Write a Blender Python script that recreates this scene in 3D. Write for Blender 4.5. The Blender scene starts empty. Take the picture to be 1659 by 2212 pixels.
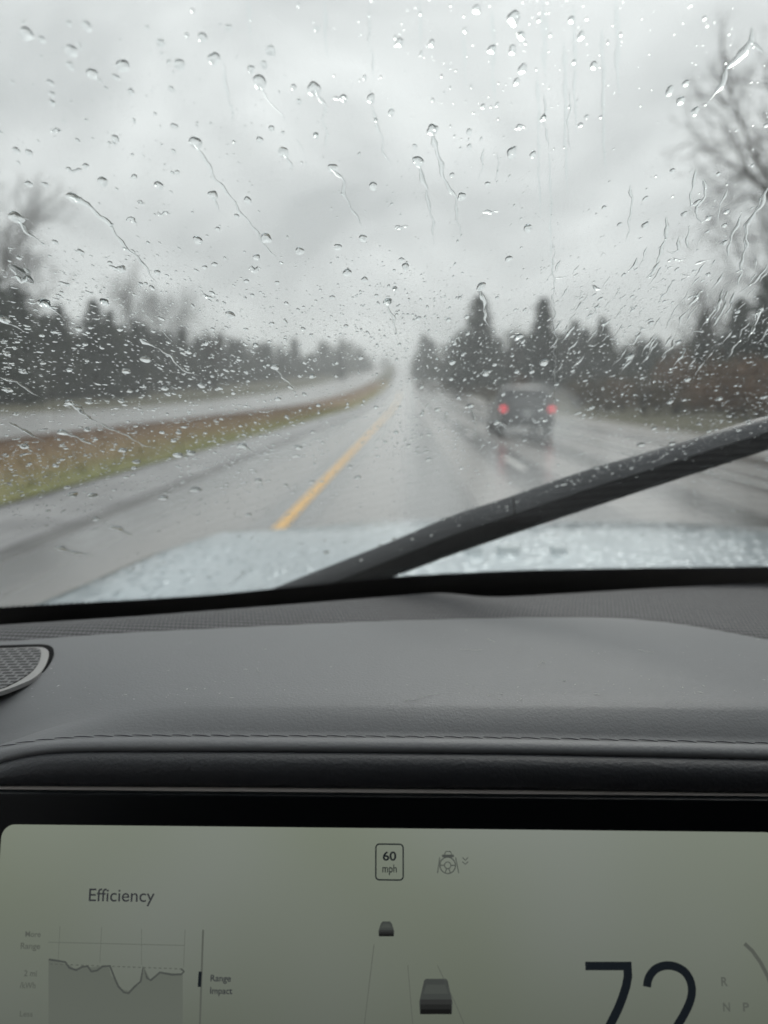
import bpy, bmesh, math, random
import numpy as np
from mathutils import Vector, Matrix, Euler

random.seed(7)
rng = np.random.default_rng(7)
R = math.radians
scene = bpy.context.scene
COL = scene.collection

# ------------------------------------------------------------------ camera
CAM = Vector((0, 0, 1.5))
PITCH, YAW, ROLL = R(8.8), R(1.71), R(0.4)
F = 769.0
MROT = (Matrix.Rotation(YAW, 4, 'Z') @ Matrix.Rotation(R(90) - PITCH, 4, 'X') @ Matrix.Rotation(ROLL, 4, 'Z')).to_3x3()
cam = bpy.data.cameras.new('camera')
camo = bpy.data.objects.new('camera', cam)
COL.objects.link(camo)
camo.matrix_world = Matrix.Translation(CAM) @ MROT.to_4x4()
cam.sensor_fit = 'VERTICAL'
cam.sensor_height = 36
cam.sensor_width = 27
cam.lens = F / 1024 * 36
cam.clip_start = 0.02
cam.clip_end = 5000
cam.dof.use_dof = True
cam.dof.focus_distance = 0.46
cam.dof.aperture_fstop = 4.9
scene.camera = camo
K = 768 / 1659.0


def ray(u, v):
    """direction through a point measured on the photograph (1659 px wide)"""
    return (MROT @ Vector(((u * K - 384) / F, -(v * K - 512) / F, -1))).normalized()


def pt(u, v, Y):
    d = ray(u, v)
    return CAM + d * (Y / d.y)


def ptz(u, v, z):
    d = ray(u, v)
    return CAM + d * ((z - CAM.z) / d.z)


# ------------------------------------------------------------------ helpers
def link(name, me, m=None, parent=None):
    o = bpy.data.objects.new(name, me)
    COL.objects.link(o)
    if m is not None:
        for k in (m if isinstance(m, (list, tuple)) else [m]):
            me.materials.append(k)
    if parent is not None:
        o.parent = parent
        o.matrix_parent_inverse = parent.matrix_world.inverted()
    return o


def mesh(name, verts, faces, m, parent=None, smooth=True):
    me = bpy.data.meshes.new(name)
    me.from_pydata([tuple(v) for v in verts], [], faces)
    if smooth:
        me.polygons.foreach_set('use_smooth', [True] * len(me.polygons))
    me.update()
    return link(name, me, m, parent)


def from_bm(name, bm, m, parent=None, smooth=False, bevel=0, seg=2):
    if bevel:
        bmesh.ops.bevel(bm, geom=bm.edges[:], offset=bevel, segments=seg, affect='EDGES', profile=.6)
    bmesh.ops.recalc_face_normals(bm, faces=bm.faces[:])
    me = bpy.data.meshes.new(name)
    bm.to_mesh(me)
    bm.free()
    if smooth:
        me.polygons.foreach_set('use_smooth', [True] * len(me.polygons))
    return link(name, me, m, parent)


def empty(name, loc, label=None, cat=None, group=None):
    o = bpy.data.objects.new(name, None)
    o.empty_display_size = .2
    COL.objects.link(o)
    o.matrix_world = Matrix.Translation(Vector(loc))
    if label:
        tag(o, label, cat, group)
    return o


def tag(o, label=None, cat=None, group=None, kind=None):
    if label: o['label'] = label
    if cat: o['category'] = cat
    if group: o['group'] = group
    if kind: o['kind'] = kind
    return o


def grid(rows, close=False):
    n = len(rows[0])
    V = [p for r in rows for p in r]
    Fs = []
    for i in range(len(rows) - 1):
        for j in range(n - 1 + (1 if close else 0)):
            a, b = i * n + j, i * n + (j + 1) % n
            Fs.append((a, b, b + n, a + n))
    return V, Fs


def box(bm, x0, x1, y0, y1, z0, z1):
    vs = [bm.verts.new(p) for p in ((x0, y0, z0), (x1, y0, z0), (x1, y1, z0), (x0, y1, z0),
                                    (x0, y0, z1), (x1, y0, z1), (x1, y1, z1), (x0, y1, z1))]
    for f in ((0, 3, 2, 1), (4, 5, 6, 7), (0, 1, 5, 4), (1, 2, 6, 5), (2, 3, 7, 6), (3, 0, 4, 7)):
        bm.faces.new([vs[i] for i in f])
    return vs


def lerp_poly(pts, u):
    if u <= pts[0][0]:
        a, b = pts[0], pts[1]
    elif u >= pts[-1][0]:
        a, b = pts[-2], pts[-1]
    else:
        for a, b in zip(pts, pts[1:]):
            if a[0] <= u <= b[0]:
                break
    t = (u - a[0]) / (b[0] - a[0])
    return a[1] + (b[1] - a[1]) * t


def smooth_poly(pts, u, w=45):
    return sum(lerp_poly(pts, u + d * w) for d in (-1, -.5, 0, .5, 1)) / 5


# ------------------------------------------------------------------ materials
def mat(name):
    m = bpy.data.materials.new(name)
    m.use_nodes = True
    nt = m.node_tree
    return m, nt, nt.nodes, nt.links


def pbr(name, col, rough=.5, spec=.5, metal=0, bump=None, var=None, coat=0, coat_rough=.1):
    """bump = (scale, strength, distance, detail); var = (scale, amount)"""
    m, nt, N, L = mat(name)
    b = N['Principled BSDF']
    b.inputs['Base Color'].default_value = (*col, 1)
    b.inputs['Roughness'].default_value = rough
    b.inputs['Specular IOR Level'].default_value = spec
    b.inputs['Metallic'].default_value = metal
    b.inputs['Coat Weight'].default_value = coat
    b.inputs['Coat Roughness'].default_value = coat_rough
    tc = N.new('ShaderNodeTexCoord')
    if var:
        no = N.new('ShaderNodeTexNoise')
        no.inputs['Scale'].default_value = var[0]
        no.inputs['Detail'].default_value = 6
        L.new(tc.outputs['Object'], no.inputs['Vector'])
        r = N.new('ShaderNodeValToRGB')
        a = var[1]
        r.color_ramp.elements[0].position = .3
        r.color_ramp.elements[1].position = .7
        r.color_ramp.elements[0].color = (*[c * (1 - a) for c in col], 1)
        r.color_ramp.elements[1].color = (*[min(1, c * (1 + a)) for c in col], 1)
        L.new(no.outputs['Fac'], r.inputs['Fac'])
        L.new(r.outputs['Color'], b.inputs['Base Color'])
    if bump:
        no = N.new('ShaderNodeTexNoise')
        no.inputs['Scale'].default_value = bump[0]
        no.inputs['Detail'].default_value = bump[3] if len(bump) > 3 else 3
        L.new(tc.outputs['Object'], no.inputs['Vector'])
        bp = N.new('ShaderNodeBump')
        bp.inputs['Strength'].default_value = bump[1]
        bp.inputs['Distance'].default_value = bump[2]
        L.new(no.outputs['Fac'], bp.inputs['Height'])
        L.new(bp.outputs['Normal'], b.inputs['Normal'])
    return m


def emit(name, col, s=1):
    m, nt, N, L = mat(name)
    N.remove(N['Principled BSDF'])
    e = N.new('ShaderNodeEmission')
    e.inputs['Color'].default_value = (*col, 1)
    e.inputs['Strength'].default_value = s
    L.new(e.outputs[0], N['Material Output'].inputs['Surface'])
    return m


def pane_glass(name, tint, film=.008):
    m, nt, N, L = mat(name)
    N.remove(N['Principled BSDF'])
    tr = N.new('ShaderNodeBsdfTransparent')
    tr.inputs['Color'].default_value = (*tint, 1)
    gl = N.new('ShaderNodeBsdfGlossy')
    gl.inputs['Roughness'].default_value = 0.0
    fr = N.new('ShaderNodeFresnel')
    ge = N.new('ShaderNodeNewGeometry')
    mx = N.new('ShaderNodeMix')
    mx.data_type = 'FLOAT'
    mx.inputs['A'].default_value = 1.5
    mx.inputs['B'].default_value = 1 / 1.5
    L.new(ge.outputs['Backfacing'], mx.inputs['Factor'])
    L.new(mx.outputs['Result'], fr.inputs['IOR'])
    ms = N.new('ShaderNodeMixShader')
    L.new(fr.outputs[0], ms.inputs[0])
    L.new(tr.outputs[0], ms.inputs[1])
    L.new(gl.outputs[0], ms.inputs[2])
    tl = N.new('ShaderNodeBsdfTranslucent')
    tl.inputs['Color'].default_value = (.9, .92, .92, 1)
    tcx = N.new('ShaderNodeTexCoord')
    nx_ = N.new('ShaderNodeTexNoise')
    nx_.inputs['Scale'].default_value = 5
    nx_.inputs['Detail'].default_value = 5
    L.new(tcx.outputs['Object'], nx_.inputs['Vector'])
    mr_ = N.new('ShaderNodeMapRange')
    mr_.inputs['To Min'].default_value = film * .4
    mr_.inputs['To Max'].default_value = film * 1.6
    L.new(nx_.outputs['Fac'], mr_.inputs['Value'])
    m2 = N.new('ShaderNodeMixShader')
    L.new(mr_.outputs[0], m2.inputs[0])
    L.new(ms.outputs[0], m2.inputs[1])
    L.new(tl.outputs[0], m2.inputs[2])
    L.new(m2.outputs[0], N['Material Output'].inputs['Surface'])
    return m


def water(name):
    m, nt, N, L = mat(name)
    N.remove(N['Principled BSDF'])
    g = N.new('ShaderNodeBsdfGlass')
    g.inputs['IOR'].default_value = 1.333
    g.inputs['Roughness'].default_value = 0
    g.inputs['Color'].default_value = (.99, 1, 1, 1)
    L.new(g.outputs[0], N['Material Output'].inputs['Surface'])
    return m


M_GLASS = pane_glass('laminated_glass', (.955, .97, .965))
M_WATER = water('rain_water')
M_FRIT = pbr('black_ceramic_frit', (.006, .007, .008), .35, .3)
M_PLASTIC = pbr('soft_dash_vinyl', (.165, .17, .178), .5, .5, bump=(620, .4, .0007, 4), var=(5, .06))
M_BROW = pbr('dark_brow_vinyl', (.034, .036, .041), .5, .35, bump=(520, .6, .0009, 4))
M_DARK = pbr('black_cabin_trim', (.012, .012, .014), .7, .2)
M_LINER = pbr('roof_liner_cloth', (.09, .09, .09), .9, .1, bump=(600, .3, .0005))
M_TRIM = pbr('satin_taupe_trim', (.30, .275, .26), .4, .5)
M_BEZEL = pbr('piano_black_bezel', (.003, .004, .005), .3, .12)
M_THREAD = pbr('navy_thread', (.02, .02, .032), .6, .3)
M_WIPER = pbr('wet_wiper_plastic', (.052, .055, .062), .34, .5, bump=(350, .3, .0008, 3))
M_RUBBER = pbr('wiper_rubber', (.006, .006, .008), .5, .3)
M_GAP = pbr('black_gap', (.004, .004, .005), .8, .1)
M_RIM = pbr('grille_rim_plastic', (.36, .355, .35), .5, .4, bump=(900, .2, .0004))
M_TYRE = pbr('wet_tyre', (.012, .012, .013), .5, .4)
M_LINT = pbr('pale_lint', (.75, .75, .75), .9, .1)


def fabric_mat():
    m, nt, N, L = mat('dash_edge_weave')
    b = N['Principled BSDF']
    b.inputs['Roughness'].default_value = .6
    b.inputs['Specular IOR Level'].default_value = .35
    tc = N.new('ShaderNodeTexCoord')
    mp = N.new('ShaderNodeMapping')
    mp.inputs['Scale'].default_value = (270, 78, 0)
    L.new(tc.outputs['Object'], mp.inputs['Vector'])
    vo = N.new('ShaderNodeTexBrick')
    vo.offset = .5
    vo.inputs['Scale'].default_value = 1.0
    vo.inputs['Mortar Size'].default_value = .16
    vo.inputs['Mortar Smooth'].default_value = .6
    vo.inputs['Brick Width'].default_value = 1.0
    vo.inputs['Row Height'].default_value = .6
    vo.inputs['Color1'].default_value = (.155, .155, .165, 1)
    vo.inputs['Color2'].default_value = (.135, .135, .142, 1)
    vo.inputs['Mortar'].default_value = (.018, .018, .02, 1)
    L.new(mp.outputs[0], vo.inputs['Vector'])
    L.new(vo.outputs['Color'], b.inputs['Base Color'])
    bp = N.new('ShaderNodeBump')
    bp.invert = True
    bp.inputs['Strength'].default_value = .6
    bp.inputs['Distance'].default_value = .0012
    L.new(vo.outputs['Fac'], bp.inputs['Height'])
    L.new(bp.outputs[0], b.inputs['Normal'])
    return m


M_FABRIC = fabric_mat()


def grille_mat():
    m, nt, N, L = mat('perforated_speaker_plate')
    b = N['Principled BSDF']
    b.inputs['Roughness'].default_value = .5
    tc = N.new('ShaderNodeTexCoord')
    mp = N.new('ShaderNodeMapping')
    mp.inputs['Scale'].default_value = (115, 115, 0)
    L.new(tc.outputs['Object'], mp.inputs['Vector'])
    br = N.new('ShaderNodeTexBrick')
    br.offset = .5
    br.inputs['Scale'].default_value = 1
    br.inputs['Brick Width'].default_value = 1.0
    br.inputs['Row Height'].default_value = .58
    br.inputs['Mortar Size'].default_value = .11
    br.inputs['Mortar Smooth'].default_value = .2
    br.inputs['Color1'].default_value = (.004, .004, .005, 1)
    br.inputs['Color2'].default_value = (.004, .004, .005, 1)
    br.inputs['Mortar'].default_value = (.17, .17, .175, 1)
    L.new(mp.outputs[0], br.inputs['Vector'])
    L.new(br.outputs['Color'], b.inputs['Base Color'])
    bp = N.new('ShaderNodeBump')
    bp.inputs['Strength'].default_value = 1
    bp.inputs['Distance'].default_value = .002
    L.new(br.outputs['Fac'], bp.inputs['Height'])
    L.new(bp.outputs[0], b.inputs['Normal'])
    return m


M_GRILLE = grille_mat()


def paint_mat():
    m, nt, N, L = mat('pale_blue_wet_paint')
    b = N['Principled BSDF']
    b.inputs['Base Color'].default_value = (.42, .50, .54, 1)
    b.inputs['Roughness'].default_value = .3
    b.inputs['Metallic'].default_value = .55
    b.inputs['Coat Weight'].default_value = 1
    b.inputs['Coat Roughness'].default_value = .06
    tc = N.new('ShaderNodeTexCoord')
    vo = N.new('ShaderNodeTexVoronoi')
    vo.inputs['Scale'].default_value = 48
    vo.inputs['Randomness'].default_value = 1
    L.new(tc.outputs['Object'], vo.inputs['Vector'])
    rp = N.new('ShaderNodeValToRGB')
    rp.color_ramp.elements[0].position = .0
    rp.color_ramp.elements[0].color = (1, 1, 1, 1)
    rp.color_ramp.elements[1].position = .45
    rp.color_ramp.elements[1].color = (0, 0, 0, 1)
    L.new(vo.outputs['Distance'], rp.inputs['Fac'])
    no = N.new('ShaderNodeTexNoise')
    no.inputs['Scale'].default_value = 9
    no.inputs['Detail'].default_value = 4
    L.new(tc.outputs['Object'], no.inputs['Vector'])
    mu = N.new('ShaderNodeMath')
    mu.operation = 'MULTIPLY'
    L.new(rp.outputs['Color'], mu.inputs[0])
    L.new(no.outputs['Fac'], mu.inputs[1])
    bp = N.new('ShaderNodeBump')
    bp.inputs['Strength'].default_value = 1
    bp.inputs['Distance'].default_value = .0045
    L.new(mu.outputs[0], bp.inputs['Height'])
    L.new(bp.outputs[0], b.inputs['Coat Normal'])
    L.new(bp.outputs[0], b.inputs['Normal'])
    return m


M_PAINT = paint_mat()

# ------------------------------------------------------------------ world and light
SUN_EL, SUN_AZ = R(42), R(12)
w = bpy.data.worlds.new('World')
scene.world = w
w.use_nodes = True
N, L = w.node_tree.nodes, w.node_tree.links
bg = N['Background']
sky = N.new('ShaderNodeTexSky')
sky.sky_type = 'NISHITA'
sky.sun_disc = False
sky.sun_elevation = SUN_EL
sky.sun_rotation = SUN_AZ
bg.inputs['Strength'].default_value = .06
hs = N.new('ShaderNodeHueSaturation')
hs.inputs['Saturation'].default_value = .25
L.new(sky.outputs[0], hs.inputs['Color'])
L.new(hs.outputs[0], bg.inputs['Color'])
tc = N.new('ShaderNodeTexCoord')
sp = N.new('ShaderNodeSeparateXYZ')
L.new(tc.outputs['Generated'], sp.inputs[0])
mz = N.new('ShaderNodeMath'); mz.operation = 'MAXIMUM'; mz.inputs[1].default_value = 0
L.new(sp.outputs['Z'], mz.inputs[0])
az = N.new('ShaderNodeMath'); az.operation = 'ADD'; az.inputs[1].default_value = .55
L.new(mz.outputs[0], az.inputs[0])
dx = N.new('ShaderNodeMath'); dx.operation = 'DIVIDE'
dy = N.new('ShaderNodeMath'); dy.operation = 'DIVIDE'
L.new(sp.outputs['X'], dx.inputs[0]); L.new(az.outputs[0], dx.inputs[1])
L.new(sp.outputs['Y'], dy.inputs[0]); L.new(az.outputs[0], dy.inputs[1])
cb = N.new('ShaderNodeCombineXYZ')
L.new(dx.outputs[0], cb.inputs['X']); L.new(dy.outputs[0], cb.inputs['Y'])
mp = N.new('ShaderNodeMapping')
mp.inputs['Location'].default_value = (3.1, 1.7, 0)
mp.inputs['Rotation'].default_value = (0, 0, .35)
L.new(cb.outputs[0], mp.inputs['Vector'])
no = N.new('ShaderNodeTexNoise')
no.inputs['Scale'].default_value = 3.0
no.inputs['Detail'].default_value = 6
no.inputs['Roughness'].default_value = .5
no.inputs['Distortion'].default_value = .5
L.new(mp.outputs[0], no.inputs['Vector'])
rp = N.new('ShaderNodeValToRGB')
e = rp.color_ramp.elements
e[0].position, e[0].color = .37, (.45, .465, .47, 1)
e[1].position, e[1].color = .66, (.79, .805, .805, 1)
L.new(no.outputs['Fac'], rp.inputs['Fac'])
# overcast: the cloud deck is brighter overhead than at the horizon
lift = N.new('ShaderNodeMapRange')
lift.inputs['From Min'].default_value = 0
lift.inputs['From Max'].default_value = .5
lift.inputs['To Min'].default_value = .92
lift.inputs['To Max'].default_value = 1.14
L.new(sp.outputs['Z'], lift.inputs['Value'])
mlt = N.new('ShaderNodeVectorMath'); mlt.operation = 'SCALE'
L.new(rp.outputs['Color'], mlt.inputs[0]); L.new(lift.outputs[0], mlt.inputs['Scale'])
bg2 = N.new('ShaderNodeBackground')
L.new(mlt.outputs[0], bg2.inputs['Color'])
bg2.inputs['Strength'].default_value = 1.0
mxs = N.new('ShaderNodeMixShader')
mxs.inputs[0].default_value = .88
L.new(bg.outputs[0], mxs.inputs[1]); L.new(bg2.outputs[0], mxs.inputs[2])
L.new(mxs.outputs[0], N['World Output'].inputs['Surface'])

sl = bpy.data.lights.new('sun', 'SUN')
sl.energy = .9
sl.angle = R(30)
sl.color = (1, .97, .93)
so = bpy.data.objects.new('sun', sl)
COL.objects.link(so)
sd = Vector((math.sin(SUN_AZ) * math.cos(SUN_EL), math.cos(SUN_AZ) * math.cos(SUN_EL), math.sin(SUN_EL)))
so.rotation_euler = (-sd).to_track_quat('-Z', 'Y').to_euler()
so.location = (0, 0, 60)

# ------------------------------------------------------------------ terrain and road
def H(y):
    if y < 70: return 0.0
    t = min(y, 620) - 70
    return 17.5 * (t / 450) ** 1.45


def B(y):                                   # the road drifts a little to one side far ahead
    if y < 60: return 0.0
    return -3.0 * ((min(y, 700) - 60) / 440) ** 2


YS = [-60, -30, -10, 0, 5, 10, 15, 20, 30, 40, 50, 60, 70, 80, 95, 110, 130, 150, 175, 200, 230, 260, 300, 340, 380, 430, 480, 540, 600, 680, 800]


def strip(name, xs, dz, m, y0=-60, y1=800, zf=None):
    ys = sorted(set([y for y in YS if y0 < y < y1] + [y0, y1]))
    rows = [[(x + B(y), y, H(y) + dz + (zf(x, y) if zf else 0)) for x in xs] for y in ys]
    V, Fs = grid(rows)
    return mesh(name, V, Fs, m)


def terrain(x, y):
    z = -.06
    if x < -27: z += min(1.2, (-27 - x) * .05)
    if x > 12: z += min(2.0, (x - 12) * .05)
    return z


def ground_mat(name, c1, c2, scale, bump=.5, rough=.9, c3=None):
    m, nt, N, L = mat(name)
    b = N['Principled BSDF']
    b.inputs['Roughness'].default_value = rough
    b.inputs['Specular IOR Level'].default_value = .25
    tc = N.new('ShaderNodeTexCoord')
    no = N.new('ShaderNodeTexNoise')
    no.inputs['Scale'].default_value = scale
    no.inputs['Detail'].default_value = 8
    no.inputs['Roughness'].default_value = .65
    L.new(tc.outputs['Object'], no.inputs['Vector'])
    r = N.new('ShaderNodeValToRGB')
    r.color_ramp.elements[0].position, r.color_ramp.elements[0].color = .3, (*c1, 1)
    r.color_ramp.elements[1].position, r.color_ramp.elements[1].color = .7, (*c2, 1)
    if c3:
        el = r.color_ramp.elements.new(.5)
        el.color = (*c3, 1)
    L.new(no.outputs['Fac'], r.inputs['Fac'])
    L.new(r.outputs[0], b.inputs['Base Color'])
    bp = N.new('ShaderNodeBump')
    bp.inputs['Strength'].default_value = bump
    bp.inputs['Distance'].default_value = .1
    L.new(no.outputs['Fac'], bp.inputs['Height'])
    L.new(bp.outputs[0], b.inputs['Normal'])
    return m


M_EARTH = ground_mat('winter_field', (.07, .062, .048), (.15, .135, .095), .35, c3=(.10, .098, .06))
xs = [-600, -350, -200, -120, -70, -50, -40, -34, -30, -27, -24, -18, -12, -5, 0, 6, 10, 12, 16, 20, 26, 34, 45, 60, 90, 150, 260, 400, 600]
g = strip('ground', xs, 0, M_EARTH, zf=terrain)
tag(g, kind='structure')


def asphalt_mat():
    m, nt, N, L = mat('wet_asphalt')
    b = N['Principled BSDF']
    tc = N.new('ShaderNodeTexCoord')
    sp = N.new('ShaderNodeSeparateXYZ')
    L.new(tc.outputs['Object'], sp.inputs[0])
    # wear lanes: noise stretched along the road
    mp = N.new('ShaderNodeMapping')
    mp.inputs['Scale'].default_value = (1.25, .012, 1)
    L.new(tc.outputs['Object'], mp.inputs['Vector'])
    no = N.new('ShaderNodeTexNoise')
    no.inputs['Scale'].default_value = 1
    no.inputs['Detail'].default_value = 5
    no.inputs['Roughness'].default_value = .6
    L.new(mp.outputs[0], no.inputs['Vector'])
    # two wheel tracks a lane
    wv = N.new('ShaderNodeMath'); wv.operation = 'MULTIPLY_ADD'
    wv.inputs[1].default_value = 2 * math.pi / 1.88
    wv.inputs[2].default_value = 1.42 * 2 * math.pi / 1.88 + math.pi
    L.new(sp.outputs['X'], wv.inputs[0])
    sn = N.new('ShaderNodeMath'); sn.operation = 'COSINE'
    L.new(wv.outputs[0], sn.inputs[0])
    mix = N.new('ShaderNodeMath'); mix.operation = 'MULTIPLY_ADD'
    mix.inputs[1].default_value = .24
    L.new(sn.outputs[0], mix.inputs[0]); L.new(no.outputs['Fac'], mix.inputs[2])
    r = N.new('ShaderNodeMapRange')
    r.inputs['From Min'].default_value = .32
    r.inputs['From Max'].default_value = .68
    r.inputs['To Min'].default_value = .16
    r.inputs['To Max'].default_value = .42
    L.new(mix.outputs[0], r.inputs['Value'])
    L.new(r.outputs[0], b.inputs['Roughness'])
    cr = N.new('ShaderNodeValToRGB')
    cr.color_ramp.elements[0].position, cr.color_ramp.elements[0].color = .3, (.06, .058, .055, 1)
    cr.color_ramp.elements[1].position, cr.color_ramp.elements[1].color = .7, (.19, .182, .17, 1)
    L.new(mix.outputs[0], cr.inputs['Fac'])
    L.new(cr.outputs[0], b.inputs['Base Color'])
    n2 = N.new('ShaderNodeTexNoise')
    n2.inputs['Scale'].default_value = 30
    n2.inputs['Detail'].default_value = 6
    L.new(tc.outputs['Object'], n2.inputs['Vector'])
    bp = N.new('ShaderNodeBump')
    bp.inputs['Strength'].default_value = .5
    bp.inputs['Distance'].default_value = .006
    L.new(n2.outputs['Fac'], bp.inputs['Height'])
    L.new(bp.outputs[0], b.inputs['Normal'])
    b.inputs['Specular IOR Level'].default_value = .6
    b.inputs['Coat Weight'].default_value = .9
    b.inputs['Coat Roughness'].default_value = .2
    b.inputs['Coat IOR'].default_value = 1.4
    return m


M_ASPHALT = asphalt_mat()
M_WHITE = pbr('worn_white_road_paint', (.62, .62, .60), .4, .5, var=(9, .25))
M_YELLOW = pbr('worn_yellow_road_paint', (.80, .47, .13), .4, .4, var=(9, .2))
M_GRAVEL = ground_mat('wet_gravel_shoulder', (.19, .185, .175), (.36, .35, .335), 14, bump=.6, rough=.6)

rx = [-3.55, -2.5, -1.5, .5, 2.35, 4.2, 6.05, 7.5, 8.9]
tag(strip('road', rx, 0, M_ASPHALT), kind='structure')
M_PALE = ground_mat('pale_wet_concrete', (.30, .295, .29), (.42, .415, .41), .8, bump=.06, rough=.3)
tag(strip('opposite_road', [-26, -22, -19, -15.5, -12.2], -.01, M_PALE), kind='structure')
tag(strip('gravel_shoulder', [8.9, 9.8, 11.4], -.012, M_GRAVEL), kind='structure')
M_SHOULDER = ground_mat('wet_old_shoulder', (.15, .148, .15), (.38, .375, .38), .9, bump=.12, rough=.3)
M_SEAM = pbr('dark_tar_seam', (.10, .098, .095), .4, .5, var=(.8, .5))
tag(strip('inner_shoulder', [-5.3, -4.5, -3.85], -.002, M_SHOULDER), kind='structure')
tag(strip('tar_seam', [-3.82, -3.55], -.001, M_SEAM), kind='structure')


def median_mat():
    m, nt, N, L = mat('median_winter_turf')
    b = N['Principled BSDF']
    b.inputs['Roughness'].default_value = .9
    b.inputs['Specular IOR Level'].default_value = .2
    tc = N.new('ShaderNodeTexCoord')
    sp = N.new('ShaderNodeSeparateXYZ')
    L.new(tc.outputs['Object'], sp.inputs[0])
    no = N.new('ShaderNodeTexNoise')
    no.inputs['Scale'].default_value = .55
    no.inputs['Detail'].default_value = 7
    L.new(tc.outputs['Object'], no.inputs['Vector'])
    ad = N.new('ShaderNodeMath'); ad.operation = 'MULTIPLY_ADD'
    ad.inputs[1].default_value = 2.6
    L.new(no.outputs['Fac'], ad.inputs[0]); L.new(sp.outputs['X'], ad.inputs[2])
    mr = N.new('ShaderNodeMapRange')
    mr.inputs['From Min'].default_value = -11.4
    mr.inputs['From Max'].default_value = -4.0
    L.new(ad.outputs[0], mr.inputs['Value'])
    r = N.new('ShaderNodeValToRGB')
    el = r.color_ramp.elements
    el[0].position, el[0].color = 0, (.15, .108, .084, 1)
    el[1].position, el[1].color = 1, (.215, .225, .088, 1)
    for p, c in ((.3, (.195, .13, .09)), (.55, (.235, .165, .10)), (.78, (.25, .19, .10))):
        k = el.new(p); k.color = (*c, 1)
    L.new(mr.outputs[0], r.inputs['Fac'])
    L.new(r.outputs[0], b.inputs['Base Color'])
    n2 = N.new('ShaderNodeTexNoise'); n2.inputs['Scale'].default_value = 12; n2.inputs['Detail'].default_value = 6
    L.new(tc.outputs['Object'], n2.inputs['Vector'])
    bp = N.new('ShaderNodeBump'); bp.inputs['Strength'].default_value = .7; bp.inputs['Distance'].default_value = .06
    L.new(n2.outputs['Fac'], bp.inputs['Height'])
    L.new(bp.outputs[0], b.inputs['Normal'])
    return m


M_MEDIAN = median_mat()
def swale(x, y): return .12 * max(0, 1 - ((x + 8.8) / 3.4) ** 2)
tag(strip('median', [-12.2, -11.2, -10, -9, -8, -7, -6, -5.3], .03, M_MEDIAN, y1=270, zf=swale), kind='structure')

# grass blades on the median: nobody could count them
V, Fs = [], []
for _ in range(16000):
    y = 7 + rng.random() ** 1.6 * 70
    x = -12.1 + rng.random() * 6.7
    z = H(y) + .03 + swale(x, y)
    a = rng.random() * math.pi
    h = .05 + .10 * rng.random()
    wd = .012 + .012 * rng.random()
    lx, ly = rng.normal(0, .05, 2)
    c, s = math.cos(a) * wd, math.sin(a) * wd
    i = len(V)
    V += [(x + B(y) - c, y - s, z - .01), (x + B(y) + c, y + s, z - .01), (x + B(y) + lx, y + ly, z + h)]
    Fs.append((i, i + 1, i + 2))
tag(mesh('grass', V, Fs, M_MEDIAN, smooth=False), 'short winter grass on the median between the carriageways', 'grass', kind='stuff')


def line(name, x, wdt, y0, y1, m, label, dashes=None):
    o = strip(name, [x - wdt / 2, x + wdt / 2], .006, m, y0, y1)
    return tag(o, kind='structure')


line('yellow_lane_line', -1.42, .14, -20, 170, M_YELLOW, '')
line('white_edge_line', 6.05, .13, -20, 400, M_WHITE, '')
line('opposite_edge_line', -12.9, .13, -20, 300, M_WHITE, '')
line('opposite_far_edge_line', -24.6, .13, -20, 300, M_WHITE, '')
V, Fs = [], []
for k in range(-2, 26):
    y0 = 15.4 + k * 12.2
    i = len(V)
    for y in (y0, y0 + 3.2):
        V += [(2.27 + B(y), y, H(y) + .006), (2.41 + B(y), y, H(y) + .006)]
    Fs.append((i, i + 1, i + 3, i + 2))
tag(mesh('dashed_lane_line', V, Fs, M_WHITE), kind='structure')

# ------------------------------------------------------------------ vegetation
def leaf_mat(name, c1, c2, rough=.7):
    m, nt, N, L = mat(name)
    b = N['Principled BSDF']
    b.inputs['Roughness'].default_value = rough
    b.inputs['Specular IOR Level'].default_value = .25
    oi = N.new('ShaderNodeObjectInfo')
    ge = N.new('ShaderNodeNewGeometry')
    ad = N.new('ShaderNodeMath'); ad.operation = 'MULTIPLY_ADD'; ad.inputs[1].default_value = .5
    L.new(oi.outputs['Random'], ad.inputs[0])
    m5 = N.new('ShaderNodeMath'); m5.operation = 'MULTIPLY'; m5.inputs[1].default_value = .5
    L.new(ge.outputs['Random Per Island'], m5.inputs[0])
    L.new(m5.outputs[0], ad.inputs[2])
    r = N.new('ShaderNodeValToRGB')
    r.color_ramp.elements[0].color = (*c1, 1)
    r.color_ramp.elements[1].color = (*c2, 1)
    L.new(ad.outputs[0], r.inputs['Fac'])
    L.new(r.outputs[0], b.inputs['Base Color'])
    return m


M_NEEDLE = leaf_mat('conifer_needles', (.017, .026, .020), (.04, .055, .036))
M_BROAD = leaf_mat('dull_evergreen_leaves', (.03, .036, .024), (.065, .07, .045))
M_RUST = leaf_mat('rusty_winter_leaves', (.11, .07, .045), (.22, .135, .08))
M_DRY = leaf_mat('dry_brush_stems', (.085, .07, .05), (.17, .135, .09))
M_BARK = pbr('wet_bark', (.05, .043, .036), .8, .3, bump=(20, .6, .02))
M_TWIG = pbr('grey_twigs', (.085, .078, .07), .8, .3)


def quad_cloud(V, Fs, c, ax, n, spread, size):
    for _ in range(n):
        p = c + Vector(rng.normal(0, 1, 3)) * spread
        a = Vector(rng.normal(0, 1, 3)).normalized()
        b = (ax + Vector(rng.normal(0, .6, 3))).normalized()
        a = (a - b * a.dot(b)).normalized()
        l, wd = size * (.7 + .6 * rng.random()), size * (.28 + .2 * rng.random())
        i = len(V)
        V += [p - b * l, p + a * wd, p + b * l, p - a * wd]
        Fs.append((i, i + 1, i + 2, i + 3))


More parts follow.
